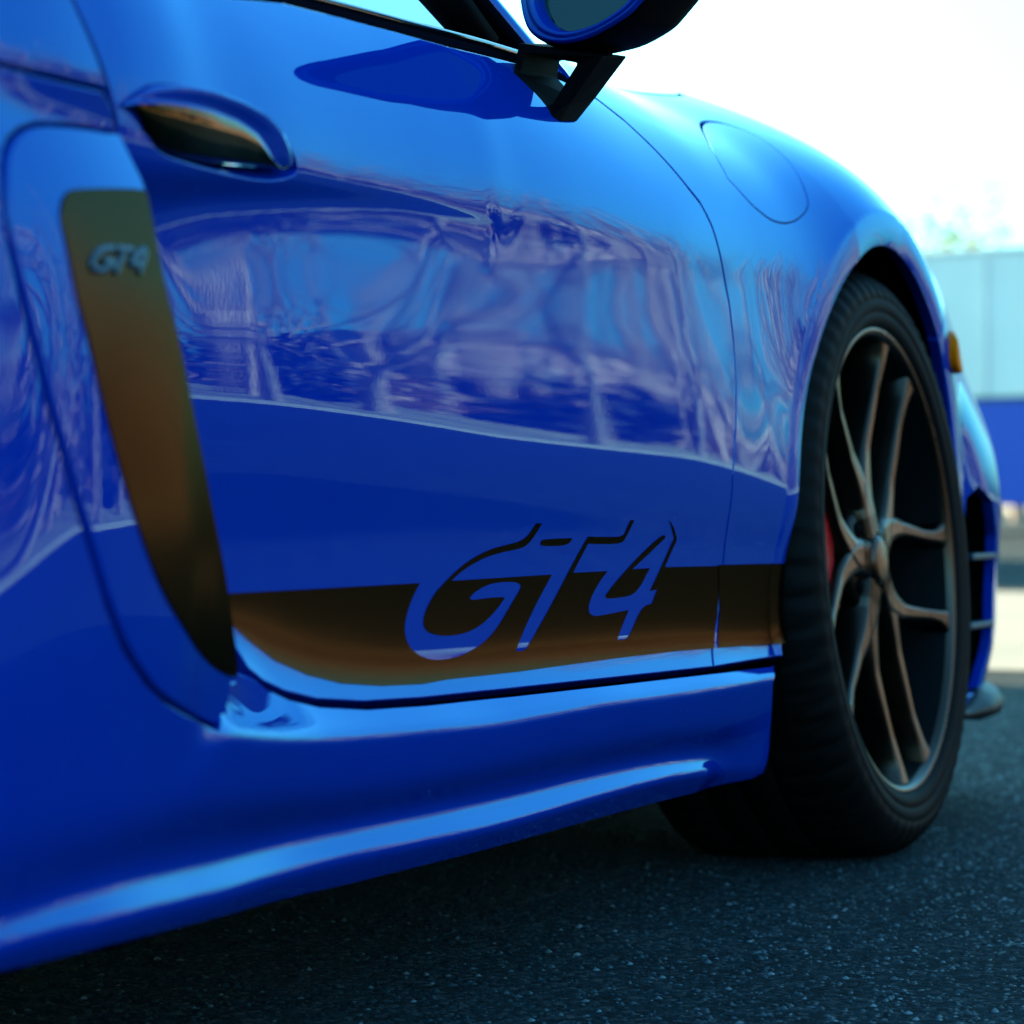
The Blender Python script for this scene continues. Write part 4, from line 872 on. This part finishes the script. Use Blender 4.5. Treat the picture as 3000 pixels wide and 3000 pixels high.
link('engine_cover', grid_mesh(np.array(deck), flip=True), M['paint'], car)
quarter = []
for rp in roof_pts[8:]:
    a = rp[0]; k_ = float(a[0])
    zb = float(np.interp(-k_, [1.97, 2.3, 2.8, 3.1], [0.80, 0.86, 0.86, 0.80])); yb = float(np.interp(-k_, [1.8, 3.1], [0.15, 0.30]))
    quarter.append([a, np.array([k_, yb, min(zb, a[2]-0.002)])])
qo = link('rear_quarter_glass', grid_mesh(np.array(quarter)), M['glass'], car)
cx = np.linspace(0.94, -0.735, 60)
cz = pchip([k[0] for k in D['body'][0]], [k[1] for k in D['body'][0]], cx)
cy = -out_body(cx, cz)
hood = []
for x, y, z in zip(cx, cy, cz):
    y = min(y, YC-0.05)
    row = []
    for s in np.linspace(0, 1, 25):
        e = min(s, 1-s)*2*(YC-y)
        row.append((x, y + (2*YC-2*y)*s, z - 0.07*(1-math.exp(-(e/0.15)**2)) + 0.03*(1-abs(2*s-1))))
    hood.append(row)
link('bonnet', grid_mesh(np.array(hood)), M['paint'], car)
nz = np.linspace(0.13, float(cz[0]), 14)
nose = []
for z in nz:
    y0 = float(-out_body(0.94, z))
    nose.append([(0.94 + 0.17*math.sin(PI*s)**0.7, y0 + (2*YC-2*y0)*s, z) for s in np.linspace(0, 1, 25)])
link('nose_panel', grid_mesh(np.array(nose), flip=True), M['paint'], car)
nz = np.linspace(0.16, 0.84, 10)
tail = []
for z in nz:
    y0 = float(-out_side(-2.95, z)) + 0.01
    tail.append([(-2.95 - 0.28*math.sin(PI*s)**0.6, y0 + (2*YC-2*y0)*s, z) for s in np.linspace(0, 1, 21)])
link('tail_panel', grid_mesh(np.array(tail)), M['paint'], car)

v, f = box((-2.05, YC, 0.93), (0.06, 1.15, 0.5))
link('cabin_bulkhead', mesh_from(v, f), M['liner'], car, False)
for ys_ in (0.42, 1.18):
    v, f = join([box((-1.72, ys_, 0.86), (0.14, 0.40, 0.52)), box((-1.76, ys_, 1.10), (0.10, 0.24, 0.12))])
    bevel_obj(link('seat_back', mesh_from(v, f), M['black'], car, False), 0.03)
# ---- dark inner body: closes the gaps, lines the wheel wells, floor
gx_, gz_ = np.meshgrid(np.arange(-2.93, 0.92, 0.03), np.concatenate([np.arange(0.13, 0.74, 0.03), [0.75]]), indexing='ij')
oo = np.where(gx_ > -0.55, out_body(gx_, gz_), np.where(gx_ > -1.72, np.minimum(out_body(gx_, gz_), out_side(gx_, gz_)+0.02), out_side(gx_, gz_)))
ins_y = -oo + 0.055
fw = np.hypot(gx_, gz_-WHEEL_Z) < 0.40; rw = np.hypot(gx_+2.484, gz_-0.345) < 0.40
ins_y = np.where((gz_ < 0.27) & (gx_ > -0.62) & (gx_ < -0.38), np.maximum(ins_y, 0.10), ins_y)
fw |= (np.abs(gx_) < 0.47) & (gz_ < WHEEL_Z); rw |= (np.abs(gx_+2.484) < 0.40) & (gz_ < 0.345)
ins_y = np.where(fw | rw, 0.34, ins_y)
ins_y = np.where((np.abs(gx_+1.66) < 0.16) & (np.abs(gz_-0.625) < 0.05), ins_y + 0.03, ins_y)
shell = link('inner_body', grid_mesh(np.stack([gx_, ins_y, gz_], -1)), M['liner'], car, False)
v, f = box((-1.0, YC, 0.135), (3.7, 1.40, 0.02))
link('floor_pan', mesh_from(v, f), M['liner'], car, False)
v, f = box((-1.35, YC, 0.70), (1.1, 1.2, 0.06))
link('cabin_tub', mesh_from(v, f), M['liner'], car, False)

# ---- arch liners
def liner(name, cx_, cz_, r0, y0, y1):
    m = lathe([(r0, y0), (r0+0.008, y0+0.03), (r0+0.012, y1)], 48, name, R(-32), R(208))
    o = link(name, m, M['liner'], car)
    o.location = (cx_, 0, cz_)
    return o
liners = [liner('wheel_arch_liner', 0, WHEEL_Z, 0.372, 0.018, 0.37), liner('wheel_arch_liner', -2.484, 0.345, 0.385, -0.06, 0.35)]
# ---- wheels
def smooth_path(pts, n):
    p = np.array(pts); d = np.concatenate([[0], np.cumsum(np.linalg.norm(np.diff(p, axis=0), axis=1))]); t = np.linspace(0, d[-1], n)
    return np.stack([pchip(d, p[:, k], t) for k in range(3)], 1)

def spoke_mesh(sgn):
    """one arm of a forked spoke, straight up at the hub and leaning to one side at the rim"""
    rr = np.linspace(0.030, 0.256, 30)
    t = np.clip((rr-0.062)/(0.250-0.062), 0, 1)
    off = R(24)*(1-(1-t)**1.9)*sgn
    a = PI/2 - off
    yy = np.interp(rr, [0.03, 0.07, 0.13, 0.2, 0.256], [0.016, 0.019, 0.021, 0.014, 0.004])
    c = np.stack([rr*np.cos(a), yy, rr*np.sin(a)], 1)
    tg = np.gradient(c, axis=0); tg[:, 1] = 0; tg /= np.linalg.norm(tg, axis=1, keepdims=True)
    sd = np.stack([tg[:, 2], 0*tg[:, 0], -tg[:, 0]], 1)
    w = np.interp(rr, [0.03, 0.06, 0.09, 0.14, 0.2, 0.235, 0.256], [0.021, 0.019, 0.0145, 0.0080, 0.0058, 0.0075, 0.014])
    dp = np.interp(rr, [0.03, 0.08, 0.2, 0.256], [0.05, 0.05, 0.042, 0.03])
    rows = []
    for s, y_ in ((1.25, 1.0), (1.15, 0.12), (1.0, 0.05), (0.8, 0.0), (0.3, 0.012), (-0.3, 0.012), (-0.8, 0.0), (-1.0, 0.05), (-1.15, 0.12), (-1.25, 1.0)):
        rows.append(c + sd*(w*s)[:, None] + np.array([0, 1.0, 0])*(dp*y_)[:, None])
    return grid_mesh(np.stack(rows, 1), name='spoke', flip=True)

SP = [spoke_mesh(1), spoke_mesh(-1)]
for m_ in SP: m_.materials.append(M['rim'])
TYRE = [(.258, .018), (.262, .006), (.266, -.001), (.272, -.006), (.282, -.009), (.2835, -.0075), (.285, -.0092), (.298, -.010), (.299, -.009), (.300, -.0102), (.312, -.007), (.322, .000), (.3285, .008), (.333, .016), (.3355, .026), (.337, .040)]
def tyre_mesh():
    pr = list(TYRE)
    for y0 in (.075, .118, .161):
        pr += [(.338, y0-.006), (.337, y0-.0045), (.331, y0-.003), (.331, y0+.003), (.337, y0+.0045), (.338, y0+.006)]
    pr += [(.337, .200), (.334, .214), (.326, .230), (.312, .240), (.285, .243), (.262, .238), (.255, .228)]
    pr = np.array(pr); seg = 420
    P = []
    for k in range(seg):
        a = 2*PI*k/seg
        r = pr[:, 0].copy()
        tread = (pr[:, 0] > 0.3265)
        ph = k % 7
        if ph == 0: r[tread & (pr[:, 1] < .07)] -= 0.005
        if (k+3) % 7 == 0: r[tread & (pr[:, 1] > .165)] -= 0.005
        yk = pr[:, 1].copy()
        if k % 6 < 3:
            q_ = (pr[:, 1] < .020) & (pr[:, 0] > .310) & (pr[:, 0] < .334)
            r[q_] -= 0.0014; yk[q_] += 0.0014
        P.append(np.stack([r*math.cos(a), yk, r*math.sin(a)], 1))
    m = grid_mesh(np.array(P), close_u=True, name='tyre')
    m.materials.append(M['rubber'])
    m.polygons.foreach_set('use_smooth', [True]*len(m.polygons))
    return m
TY = tyre_mesh()
RIM = [(.272, .008), (.2715, .003), (.269, .000), (.266, -.0015), (.262, -.001), (.2585, .002), (.256, .008), (.253, .02), (.249, .04), (.244, .07), (.243, .13), (.248, .19), (.262, .225), (.270, .235), (.270, .238)]
RM = lathe(RIM[:7], 128, 'rim')
RM.materials.append(M['rim'])
BAR = lathe(RIM[6:], 96, 'barrel')
BAR.materials.append(M['barrel'])
HUB = lathe([(.0005, .0135), (.026, .0135), (.0285, .0145), (.030, .017), (.0305, .022), (.046, .026), (.066, .030), (.070, .036), (.068, .07), (.0005, .07)], 60, 'hub'); HUB.materials.append(M['rim'])
CAPM = lathe([(.0005, .0118), (.022, .0120), (.0255, .0128), (.0262, .0145)], 48, 'cap'); CAPM.materials.append(M['rim'])
DISC = lathe([(.085, .084), (.172, .084), (.174, .086), (.174, .112), (.172, .114), (.085, .114), (.083, .1)], 96, 'disc'); DISC.materials.append(M['disc'])
HAT = lathe([(.0005, .055), (.078, .055), (.084, .062), (.085, .086)], 60, 'hat'); HAT.materials.append(M['black'])
BOLT = lathe([(.0005, .024), (.0065, .024), (.009, .026), (.0095, .045)], 12, 'bolt'); BOLT.materials.append(M['black'])
CAL = lathe([(.106, .060), (.110, .042), (.120, .033), (.160, .030), (.186, .036), (.194, .052), (.194, .13), (.186, .15), (.106, .15), (.106, .060)], 26, 'cal', R(157), R(203)); CAL.materials.append(M['red'])
for m_ in SP + [RM, BAR, HUB, CAPM, DISC, HAT, BOLT, CAL]:
    m_.polygons.foreach_set('use_smooth', [True]*len(m_.polygons))

def sub(name, mesh, parent, rot=0.0):
    o = bpy.data.objects.new(name, mesh); COL.objects.link(o); o.parent = parent
    o.rotation_euler = (0, -rot, 0)
    return o

def make_wheel(name, loc, camber, spin, caliper=True, scale=(1, 1, 1)):
    w = empty(name, loc, car)
    w.rotation_euler = (camber, 0, 0); w.scale = scale
    sub('tyre', TY, w); sub('rim', RM, w); sub('rim_barrel', BAR, w); sub('hub', HUB, w); sub('centre_cap', CAPM, w)
    for k in range(5):
        for m_ in SP: sub('spoke', m_, w, R(spin + 72*k) - PI/2)
        b = sub('wheel_bolt', BOLT, w); a = R(spin + 36 + 72*k)
        b.location = (0.054*math.cos(a), 0, 0.054*math.sin(a))
    sub('brake_disc', DISC, w); sub('brake_hat', HAT, w)
    c = sub('brake_caliper', CAL, w)
    return w
make_wheel('front_wheel', (0, 0.0, WHEEL_Z), -0.0758, 102)
make_wheel('rear_wheel', (-2.484, -0.055, 0.345), -0.03, 88, scale=(1.025, 1.2, 1.025))
wl = make_wheel('front_wheel', (0, 2*YC-0.004, WHEEL_Z), 0.0758, 102, scale=(1, -1, 1))
wr = make_wheel('rear_wheel', (-2.484, 2*YC+0.055, 0.345), 0.03, 88, scale=(1.025, -1.2, 1.025))

# ---- the far side of the car: mirrored copies sharing the meshes
def mirror_copy(o, parent):
    c = o.copy(); COL.objects.link(c)
    c.parent = parent
    if parent is car:
        c.matrix_parent_inverse = Matrix.Translation(-Vector(car.location)) @ Matrix.Translation((0, 2*YC, 0)) @ Matrix.Diagonal((1, -1, 1, 1))
    for ch in list(o.children):
        mirror_copy(ch, c)
    return c
for o in (fender, bumper, door, side_panel, rear_fender, blade, mirror, shell):
    mirror_copy(o, car)
for o in [c for c in car.children if c.name.startswith(('pillar_seal', 'headlight', 'rear_quarter_glass', 'windscreen_pillar'))]:
    mirror_copy(o, car)

# ================================================================== GROUND
def ground_sheet(name, x0, x1, y0, y1, z, mat, n=2, kind='structure'):
    xs = np.linspace(x0, x1, n); ys = np.linspace(y0, y1, n)
    P = np.stack(np.meshgrid(xs, ys, indexing='ij') + [np.full((n, n), z)], -1) if False else np.stack([*np.meshgrid(xs, ys, indexing='ij'), np.full((n, n), z)], -1)
    return tag(link(name, grid_mesh(P), mat, None, False), None, None, None, kind)
tag(ground_sheet('car_park_asphalt', -60, 140, -11.5, 90, 0.0, M['asphalt']), 'dark grainy asphalt of the car park under the car', None)
M['sunlit_band'] = plain('pale_sunlit_ground', (0.17, 0.145, 0.105), 0.85, bump=0.001, bscale=90, var=0.12, vscale=2.5)
tag(ground_sheet('sunlit_ground_band', 3.6, 9.7, -0.2, 40, 0.004, M['sunlit_band']), 'pale strip of sunlit ground crossing the car park ahead of the car', None)  # lighter sheet: the band's sunlit brightness is put into its colour
M['soil'] = plain('dry_grass_soil', (0.24, 0.18, 0.10), 0.9, bump=0.02, bscale=20, var=0.35, vscale=1.3)
M['concrete'] = plain('pale_concrete', (0.20, 0.17, 0.14), 0.85, bump=0.002, bscale=60, var=0.12, vscale=3)
v, f = box((40, -11.62, 0.02), (200, 0.24, 0.28))
bevel_obj(tag(link('kerb', mesh_from(v, f), M['concrete'], None, False), 'pale concrete kerb along the far edge of the car park', None, None, 'structure'), 0.02)
ys = np.concatenate([np.linspace(-11.74, -20, 16), [-40, -400]]); xs = np.linspace(-60, 140, 60)
gx2, gy2 = np.meshgrid(xs, ys, indexing='ij')
hz = np.interp(-gy2, [11.74, 13, 16, 20, 40, 400], [0.10, 0.22, 0.75, 1.0, 1.2, 1.2]) + 0.08*np.sin(gx2*0.9)*np.sin(gy2*1.3)*(gy2 < -12)
tag(link('grass_bank', grid_mesh(np.stack([gx2, gy2, hz], -1), flip=True), M['soil']), 'dry pale grass bank rising beyond the kerb', None, None, 'structure')
far = [(-400, -400), (1200, 1200)]
tag(ground_sheet('far_ground', -900, 1500, -400.0, 1500, -0.03, M['soil']), 'flat dry ground reaching to the horizon', None)

# loose stone chips standing proud of the bitumen, nearest part of the car park
rng = np.random.default_rng(7)
NCH = 230000
px = rng.uniform(-2.9, 3.2, NCH); py = rng.uniform(-3.2, 1.2, NCH)
soft = np.clip(np.minimum(np.minimum(px+2.9, 3.2-px), np.minimum(py+3.2, 1.2-py))/0.9, 0, 1)
keepc = rng.random(NCH) < soft
px, py = px[keepc], py[keepc]; NCH = len(px)
ch, sh_ = math.cos(HEAD), math.sin(HEAD)
oct_ = np.array([(1, 0, 0), (0.3, 0.95, 0.1), (-0.8, 0.6, 0), (-0.8, -0.6, 0.1), (0.3, -0.95, 0), (0.1, 0.05, 0.55), (-.35, .2, .5)])
tri_ = np.array([(0, 1, 5), (1, 6, 5), (1, 2, 6), (2, 3, 6), (3, 5, 6), (3, 4, 5), (4, 0, 5)])
sz = 0.0014 + 0.0034*rng.random(NCH)**2.2
an = rng.random(NCH)*2*PI
jit = oct_[None] * (1 + 0.35*(rng.random((NCH, 7, 3))-0.5))
X = (jit[:, :, 0]*np.cos(an)[:, None] - jit[:, :, 1]*np.sin(an)[:, None])*sz[:, None] + px[:, None]
Y = (jit[:, :, 0]*np.sin(an)[:, None] + jit[:, :, 1]*np.cos(an)[:, None])*sz[:, None]*0.85 + py[:, None]
Zc = jit[:, :, 2]*sz[:, None]*(0.5 + 0.8*rng.random(NCH))[:, None] - 0.0004
me = bpy.data.meshes.new('chips')
me.vertices.add(NCH*7); me.vertices.foreach_set('co', np.stack([X, Y, Zc], -1).ravel())
tt_ = (tri_[None] + (np.arange(NCH)*7)[:, None, None]).reshape(-1, 3)
me.loops.add(len(tt_)*3); me.loops.foreach_set('vertex_index', tt_.ravel())
me.polygons.add(len(tt_)); me.polygons.foreach_set('loop_start', np.arange(len(tt_))*3)
me.update(calc_edges=True); me.validate()
tag(link('asphalt_chips', me, M['chips'], None, False), 'small pale and dark stone chips in the asphalt surface', None, None, 'stuff')

# ================================================================== BACKGROUND AHEAD OF THE CAR
def rot_box(c, s, ang):
    v, f = box((0, 0, 0), s)
    ca, sa = math.cos(ang), math.sin(ang)
    return [(c[0]+x*ca-y*sa, c[1]+x*sa+y*ca, c[2]+z) for x, y, z in v], f
def at(dep, lat): return np.array([-3.21 + dep*ch + lat*sh_, -0.918 + dep*sh_ - lat*ch])
M['white'] = plain('white_panel', (0.88, 0.75, 0.68), 0.4, bump=0.001, bscale=4, var=0.05, vscale=1.0)
M['bluepanel'] = plain('blue_panel', (0.005, 0.05, 0.42), 0.35)
M['steel'] = plain('dark_steel', (0.05, 0.05, 0.055), 0.6)
tc_ = at(40, 7.2); ta = math.atan2(-0.957, -0.29)
TL = 13.0
tr = tag(empty('box_trailer', (tc_[0], tc_[1], 0)), 'long white and blue box trailer parked ahead, blurred behind the car', 'trailer')
def tpart(name, along, across, z, s, mat, bev=0.02):
    c = (tc_[0] + along*math.cos(ta) - across*math.sin(ta), tc_[1] + along*math.sin(ta) + across*math.cos(ta), z)
    v, f = rot_box(c, s, ta)
    return bevel_obj(link(name, mesh_from(v, f), mat, tr, False), bev)
tpart('upper_body', 0, 0, 2.82, (TL, 2.5, 1.96), M['white'])
tpart('lower_body', 0, 0, 1.10, (TL, 2.5, 1.44), M['bluepanel'])
tpart('trim_strip', 0, 0, 1.83, (TL+.01, 2.53, 0.05), M['steel'], 0.005)
tpart('roof_edge', 0, 0, 3.83, (TL+.03, 2.55, 0.08), M['white'])
for al in (-5.2, -2.6, 0.0, 2.6, 5.2):
    for s_ in (-1, 1):
        tpart('panel_rib', al, s_*1.262, 2.82, (0.06, 0.03, 1.9), M['white'], 0.005)
def simple_tyre(r, w): return lathe([(r*0.55, -w/2), (r*0.95, -w/2), (r, -w/2+0.04), (r, w/2-0.04), (r*0.95, w/2), (r*0.55, w/2), (r*0.5, 0)], 28)
for al in (-4.6, -3.5, 3.0, 4.1):
    for s_ in (-1, 1):
        o = link('wheel', simple_tyre(0.48, 0.3), M['rubber'])
        o.location = (tc_[0] + al*math.cos(ta) - s_*1.05*math.sin(ta), tc_[1] + al*math.sin(ta) + s_*1.05*math.cos(ta), 0.48)
        o.rotation_euler = (0, 0, ta)
        o.parent = tr; o.matrix_parent_inverse = parent_world(tr).inverted()

# trees: recursive limbs
M['bark'] = plain('bark', (0.28, 0.19, 0.15), 0.9, bump=0.01, bscale=30, var=0.3, vscale=5)
M['twig'] = plain('twigs', (0.30, 0.19, 0.15), 0.9, var=0.3, vscale=2)
M['leaf'] = plain('spring_leaves', (0.34, 0.32, 0.12), 0.7, var=0.3, vscale=2)
def limb(rnd, p, d, L, r, depth, trunk, twigs, tips, spread=0.6):
    n = 4
    pts = [np.array(p)]; dd = np.array(d, float)
    for i in range(n):
        dd = dd + np.array([rnd.gauss(0, .10), rnd.gauss(0, .10), rnd.gauss(0.03, .06)]); dd /= np.linalg.norm(dd)
        pts.append(pts[-1] + dd*L/n)
    rad = np.linspace(r, r*0.55, n+1)
    (trunk if depth <= 1 else twigs).append(tube(pts, rad, 7 if depth <= 1 else (4 if depth < 4 else 3), False))
    if depth >= 5:
        tips.append(pts[-1]); return
    k = 3 if depth < 2 else (3 if rnd.random() < .5 else 2)
    for i in range(k):
        j = rnd.randint(2, n) if i else n
        a = rnd.random()*2*PI
        s = rnd.uniform(.35, spread + .25)
        u = np.cross(dd, [0, 0, 1.0]); u = u/max(np.linalg.norm(u), 1e-3) if np.linalg.norm(u) > .05 else np.array([1.0, 0, 0])
        w = np.cross(dd, u)
        nd = dd*math.cos(s) + (u*math.cos(a) + w*math.sin(a))*math.sin(s); nd[2] += .12; nd /= np.linalg.norm(nd)
        limb(rnd, pts[j], nd, L*rnd.uniform(.62, .85), rad[j]*rnd.uniform(.55, .72), depth+1, trunk, twigs, tips, spread)
def tree_parts(seed, x, y, h, z0=0.0):
    rnd = random.Random(seed)
    tr_, tw, tips = [], [], []
    limb(rnd, (x, y, z0-0.1), (0, 0, 1), h*0.32, h*0.022, 0, tr_, tw, tips)
    return tr_, tw, tips
def leaf_cloud(tips, n, size, seed, sc=0.35):
    g = np.random.default_rng(seed); T = np.array(tips)
    c = T[g.integers(0, len(T), n)] + g.normal(0, sc, (n, 3))
    a = g.normal(0, 1, (n, 3)); a /= np.linalg.norm(a, axis=1, keepdims=True); b = g.normal(0, 1, (n, 3)); b -= a*(a*b).sum(1, keepdims=True); b /= np.linalg.norm(b, axis=1, keepdims=True)
    s = (size*(0.5 + g.random(n)))[:, None]
    V = np.stack([c - a*s, c + b*s*.5, c + a*s, c - b*s*.5], 1).reshape(-1, 3)
    return V.tolist(), (np.arange(n*4).reshape(-1, 4)).tolist()
FAR_TREES = [(62, 9.6, 7.4, 'tall thin pale tree rising behind the box trailer near the car fender'), (66, 11.6, 8.6, 'pale loose tree at the right edge behind the box trailer'), (58, 8.0, 5.0, 'low pale bushy tree behind the box trailer nearest the car')]
for i, (dp, lt, h, lab) in enumerate(FAR_TREES):
    p = at(dp, lt)
    a, b, tips = tree_parts(40+i, p[0], p[1], h)
    t_ = tag(empty('slender_tree', (p[0], p[1], 0)), lab, 'tree', 'trees beyond the trailer')
    link('trunk', mesh_from(*join(a)), M['bark'], t_); br = link('crown', mesh_from(*join(b)), M['twig'], t_)
    v, f = leaf_cloud(tips, 900, 0.09, i); link('leaf', mesh_from(v, f), M['leaf'], t_, False)['kind'] = 'stuff'

# unseen vehicles added beyond the car to throw the shade bands across the asphalt
M['silver'] = plain('silver_paint', (0.45, 0.46, 0.47), 0.3, 0.5, coat=0.6)
M['darkglass'] = plain('dark_glass', (0.01, 0.012, 0.014), 0.05, coat=0.5)
def parked(name, x, y, L, W, H, prof, glass, mat, label, cat):
    root = tag(empty(name, (x, y, 0)), label, cat)
    pr = [(p[0]*L, p[1]*H) for p in prof]
    rows = []
    for s, ins_ in ((-0.5, 0.06), (-0.46, 0.0), (0, -0.015), (0.46, 0.0), (0.5, 0.06)):
        c = np.array([0.5*L, 0.5*H])
        rows.append([(x + (q[0]-c[0])*(1-ins_) , y + s*W, (q[1]-c[1])*(1-ins_) + c[1]) for q in pr])
    m = grid_mesh(np.array(rows), close_v=True)
    n = len(pr); ed = mesh_from([tuple(v.co) for v in m.vertices], [tuple(p_.vertices) for p_ in m.polygons] + [tuple(range(n)), tuple(range(5*n-1, 4*n-1, -1))])
    link('body', ed, mat, root, False)
    for g in glass:
        for s in (-1, 1):
            q = [(x + (a-0.5)*L, y + s*(W*0.5+0.012), b*H) for a, b in g]
            link('window', mesh_from(q, [tuple(range(len(q)))]), M['darkglass'], root, False)
    for a in (0.2, 0.8):
        for s in (-1, 1):
            o = link('wheel', simple_tyre(0.33, 0.2), M['rubber']); o.location = (x + (a-0.5)*L, y + s*W*0.43, 0.33)
            o.parent = root; o.matrix_parent_inverse = parent_world(root).inverted()
CARP = [(0, .22), (0, .55), (.06, .62), (.2, .66), (.34, .98), (.5, 1.0), (.68, .97), (.82, .68), (.98, .60), (1, .45), (1, .2), (.9, .14), (.1, .14)]
CARG = [[(.25, .68), (.36, .92), (.49, .94), (.49, .68)], [(.51, .68), (.51, .94), (.66, .91), (.77, .68)]]
parked('added_shade_car', 2.1, 4.2, 4.4, 1.8, 1.48, CARP, CARG, M['silver'], 'unseen silver hatchback added beyond the blue car to cast shade', 'car')
VANP = [(0, .18), (0, .95), (.03, 1.0), (.72, 1.0), (.80, .93), (.88, .60), (.98, .52), (1, .40), (1, .16), (.9, .10), (.1, .10)]
VANG = [[(.70, .62), (.70, .90), (.79, .90), (.86, .62)]]
parked('added_shade_van', 16.2, 8.6, 5.6, 2.0, 2.4, VANP, VANG, M['white'], 'unseen white panel van added further along to cast shade', 'van')

# ================================================================== ACROSS THE CAR PARK (seen mirrored in the paint)
tw_all = []; tr_all = []; tips_all = []
rnd = random.Random(5)
for i in range(32):
    x = -6 + i*2.7 + rnd.uniform(-1.4, 1.4); y = rnd.uniform(-23, -14.5); h = rnd.uniform(7, 12)
    a, b, tp = tree_parts(100+i, x, y, h, 0.9)
    tr_all += a; tw_all += b; tips_all += tp
for i, (x, y, h) in enumerate(((24, -12.6, 8), (30, -13.4, 9), (36, -12.8, 8.5), (44, -13.6, 10), (19, -13.0, 8), (53, -14, 10))):
    a, b, tp = tree_parts(300+i, x, y, h, 0.2)
    tr_all += a; tw_all += b
wood = tag(link('bare_woodland', mesh_from(*join(tr_all)), M['bark']), 'bare brown winter trees across the car park, mirrored in the blue door', None, None, 'stuff')
link('twigs', mesh_from(*join(tw_all)), M['twig'], wood)
M['sunlit_bark'] = plain('pale_sunlit_bark', (0.52, 0.29, 0.22), 0.9, bump=0.01, bscale=20, var=0.3, vscale=3)  # brighter twin of the bark: sunlit pink is put into its colour
young = []
for i in range(120):                               # straight young trunks along the bank
    x = rnd.uniform(6, 72); y = rnd.uniform(-22, -13.2); h = rnd.uniform(5, 10); r0 = rnd.uniform(.05, .19)
    pts = [(x + rnd.gauss(0, .14)*k, y, 0.2 + h*k/5) for k in range(6)]
    young.append(tube(pts, np.linspace(r0, r0*.35, 6), 6, False))
link('young_trunks', mesh_from(*join(young)), M['sunlit_bark'], wood)
M['litter'] = plain('brown_brush', (0.46, 0.25, 0.18), 0.9, var=0.35, vscale=0.6)
M['shrub'] = plain('dark_shrub_leaves', (0.012, 0.018, 0.016), 0.8, var=0.4, vscale=0.8)
g = np.random.default_rng(3)
def thicket(n_clump, n_leaf, size, seed, hmax):
    q = np.random.default_rng(seed)
    cx0 = q.uniform(2, 75, n_clump); cy0 = q.uniform(-24, -14.3, n_clump); rr = q.uniform(0.8, 2.2, n_clump); ch0 = q.uniform(0.5, hmax, n_clump)
    k = q.integers(0, n_clump, n_leaf)
    d = q.normal(0, 1, (n_leaf, 3)); d /= np.linalg.norm(d, axis=1, keepdims=True); d *= (q.random(n_leaf)**0.4)[:, None]
    P = np.stack([cx0[k], cy0[k], ch0[k]*0.5 + 0.5], 1) + d*np.stack([rr[k], rr[k]*.7, ch0[k]*0.55], 1)
    P[:, 2] = np.maximum(P[:, 2], 0.35)
    return leaf_cloud(P, n_leaf, size, seed+1, 0.05)
v, f = thicket(90, 22000, 0.20, 21, 3.4)
tag(link('dark_shrubs', mesh_from(v, f), M['shrub'], None, False), 'dark evergreen shrubs among the bare trees across the car park', None, None, 'stuff')
v, f = thicket(70, 11000, 0.20, 31, 2.6)
tag(link('brush', mesh_from(v, f), M['litter'], None, False), 'low brown brush under the bare trees across the car park', None, None, 'stuff')
M['brick'] = plain('pink_brick', (0.42, 0.21, 0.18), 0.85, bump=0.004, bscale=14, var=0.2, vscale=3)
M['roof_tile'] = plain('grey_roof', (0.10, 0.09, 0.09), 0.8, var=0.2)
BX, BY = 76, -27
bd = tag(empty('brick_building', (BX, BY, 0.8)), 'pinkish brick building across the car park, mirrored in the front of the door', 'building')
v, f = box((BX, BY, 3.3), (34, 6, 5.2)); link('wall', mesh_from(v, f), M['brick'], bd, False)
rv = [(BX-17.4, BY-3.4, 5.9), (BX+17.4, BY-3.4, 5.9), (BX+17.4, BY+3.4, 5.9), (BX-17.4, BY+3.4, 5.9), (BX-15, BY, 7.2), (BX+15, BY, 7.2)]
link('roof', mesh_from(rv, [(0, 1, 5, 4), (1, 2, 5), (2, 3, 4, 5), (3, 0, 4), (3, 2, 1, 0)]), M['roof_tile'], bd, False)
for xw, zw in ((BX-11, 3.3), (BX+9, 3.3)):
    v, f = box((xw, BY+3.02, zw), (1.5, 0.1, 2.6)); w_ = link('window', mesh_from(v, f), M['darkglass'], bd, False)
    v, f = join([box((xw, BY+3.1, zw-1.35), (1.7, .12, .1)), box((xw, BY+3.1, zw+1.35), (1.7, .12, .1)), box((xw-.8, BY+3.1, zw), (.1, .12, 2.6)), box((xw+.8, BY+3.1, zw), (.1, .12, 2.6))])
    link('frame', mesh_from(v, f), M['white'], w_, False)
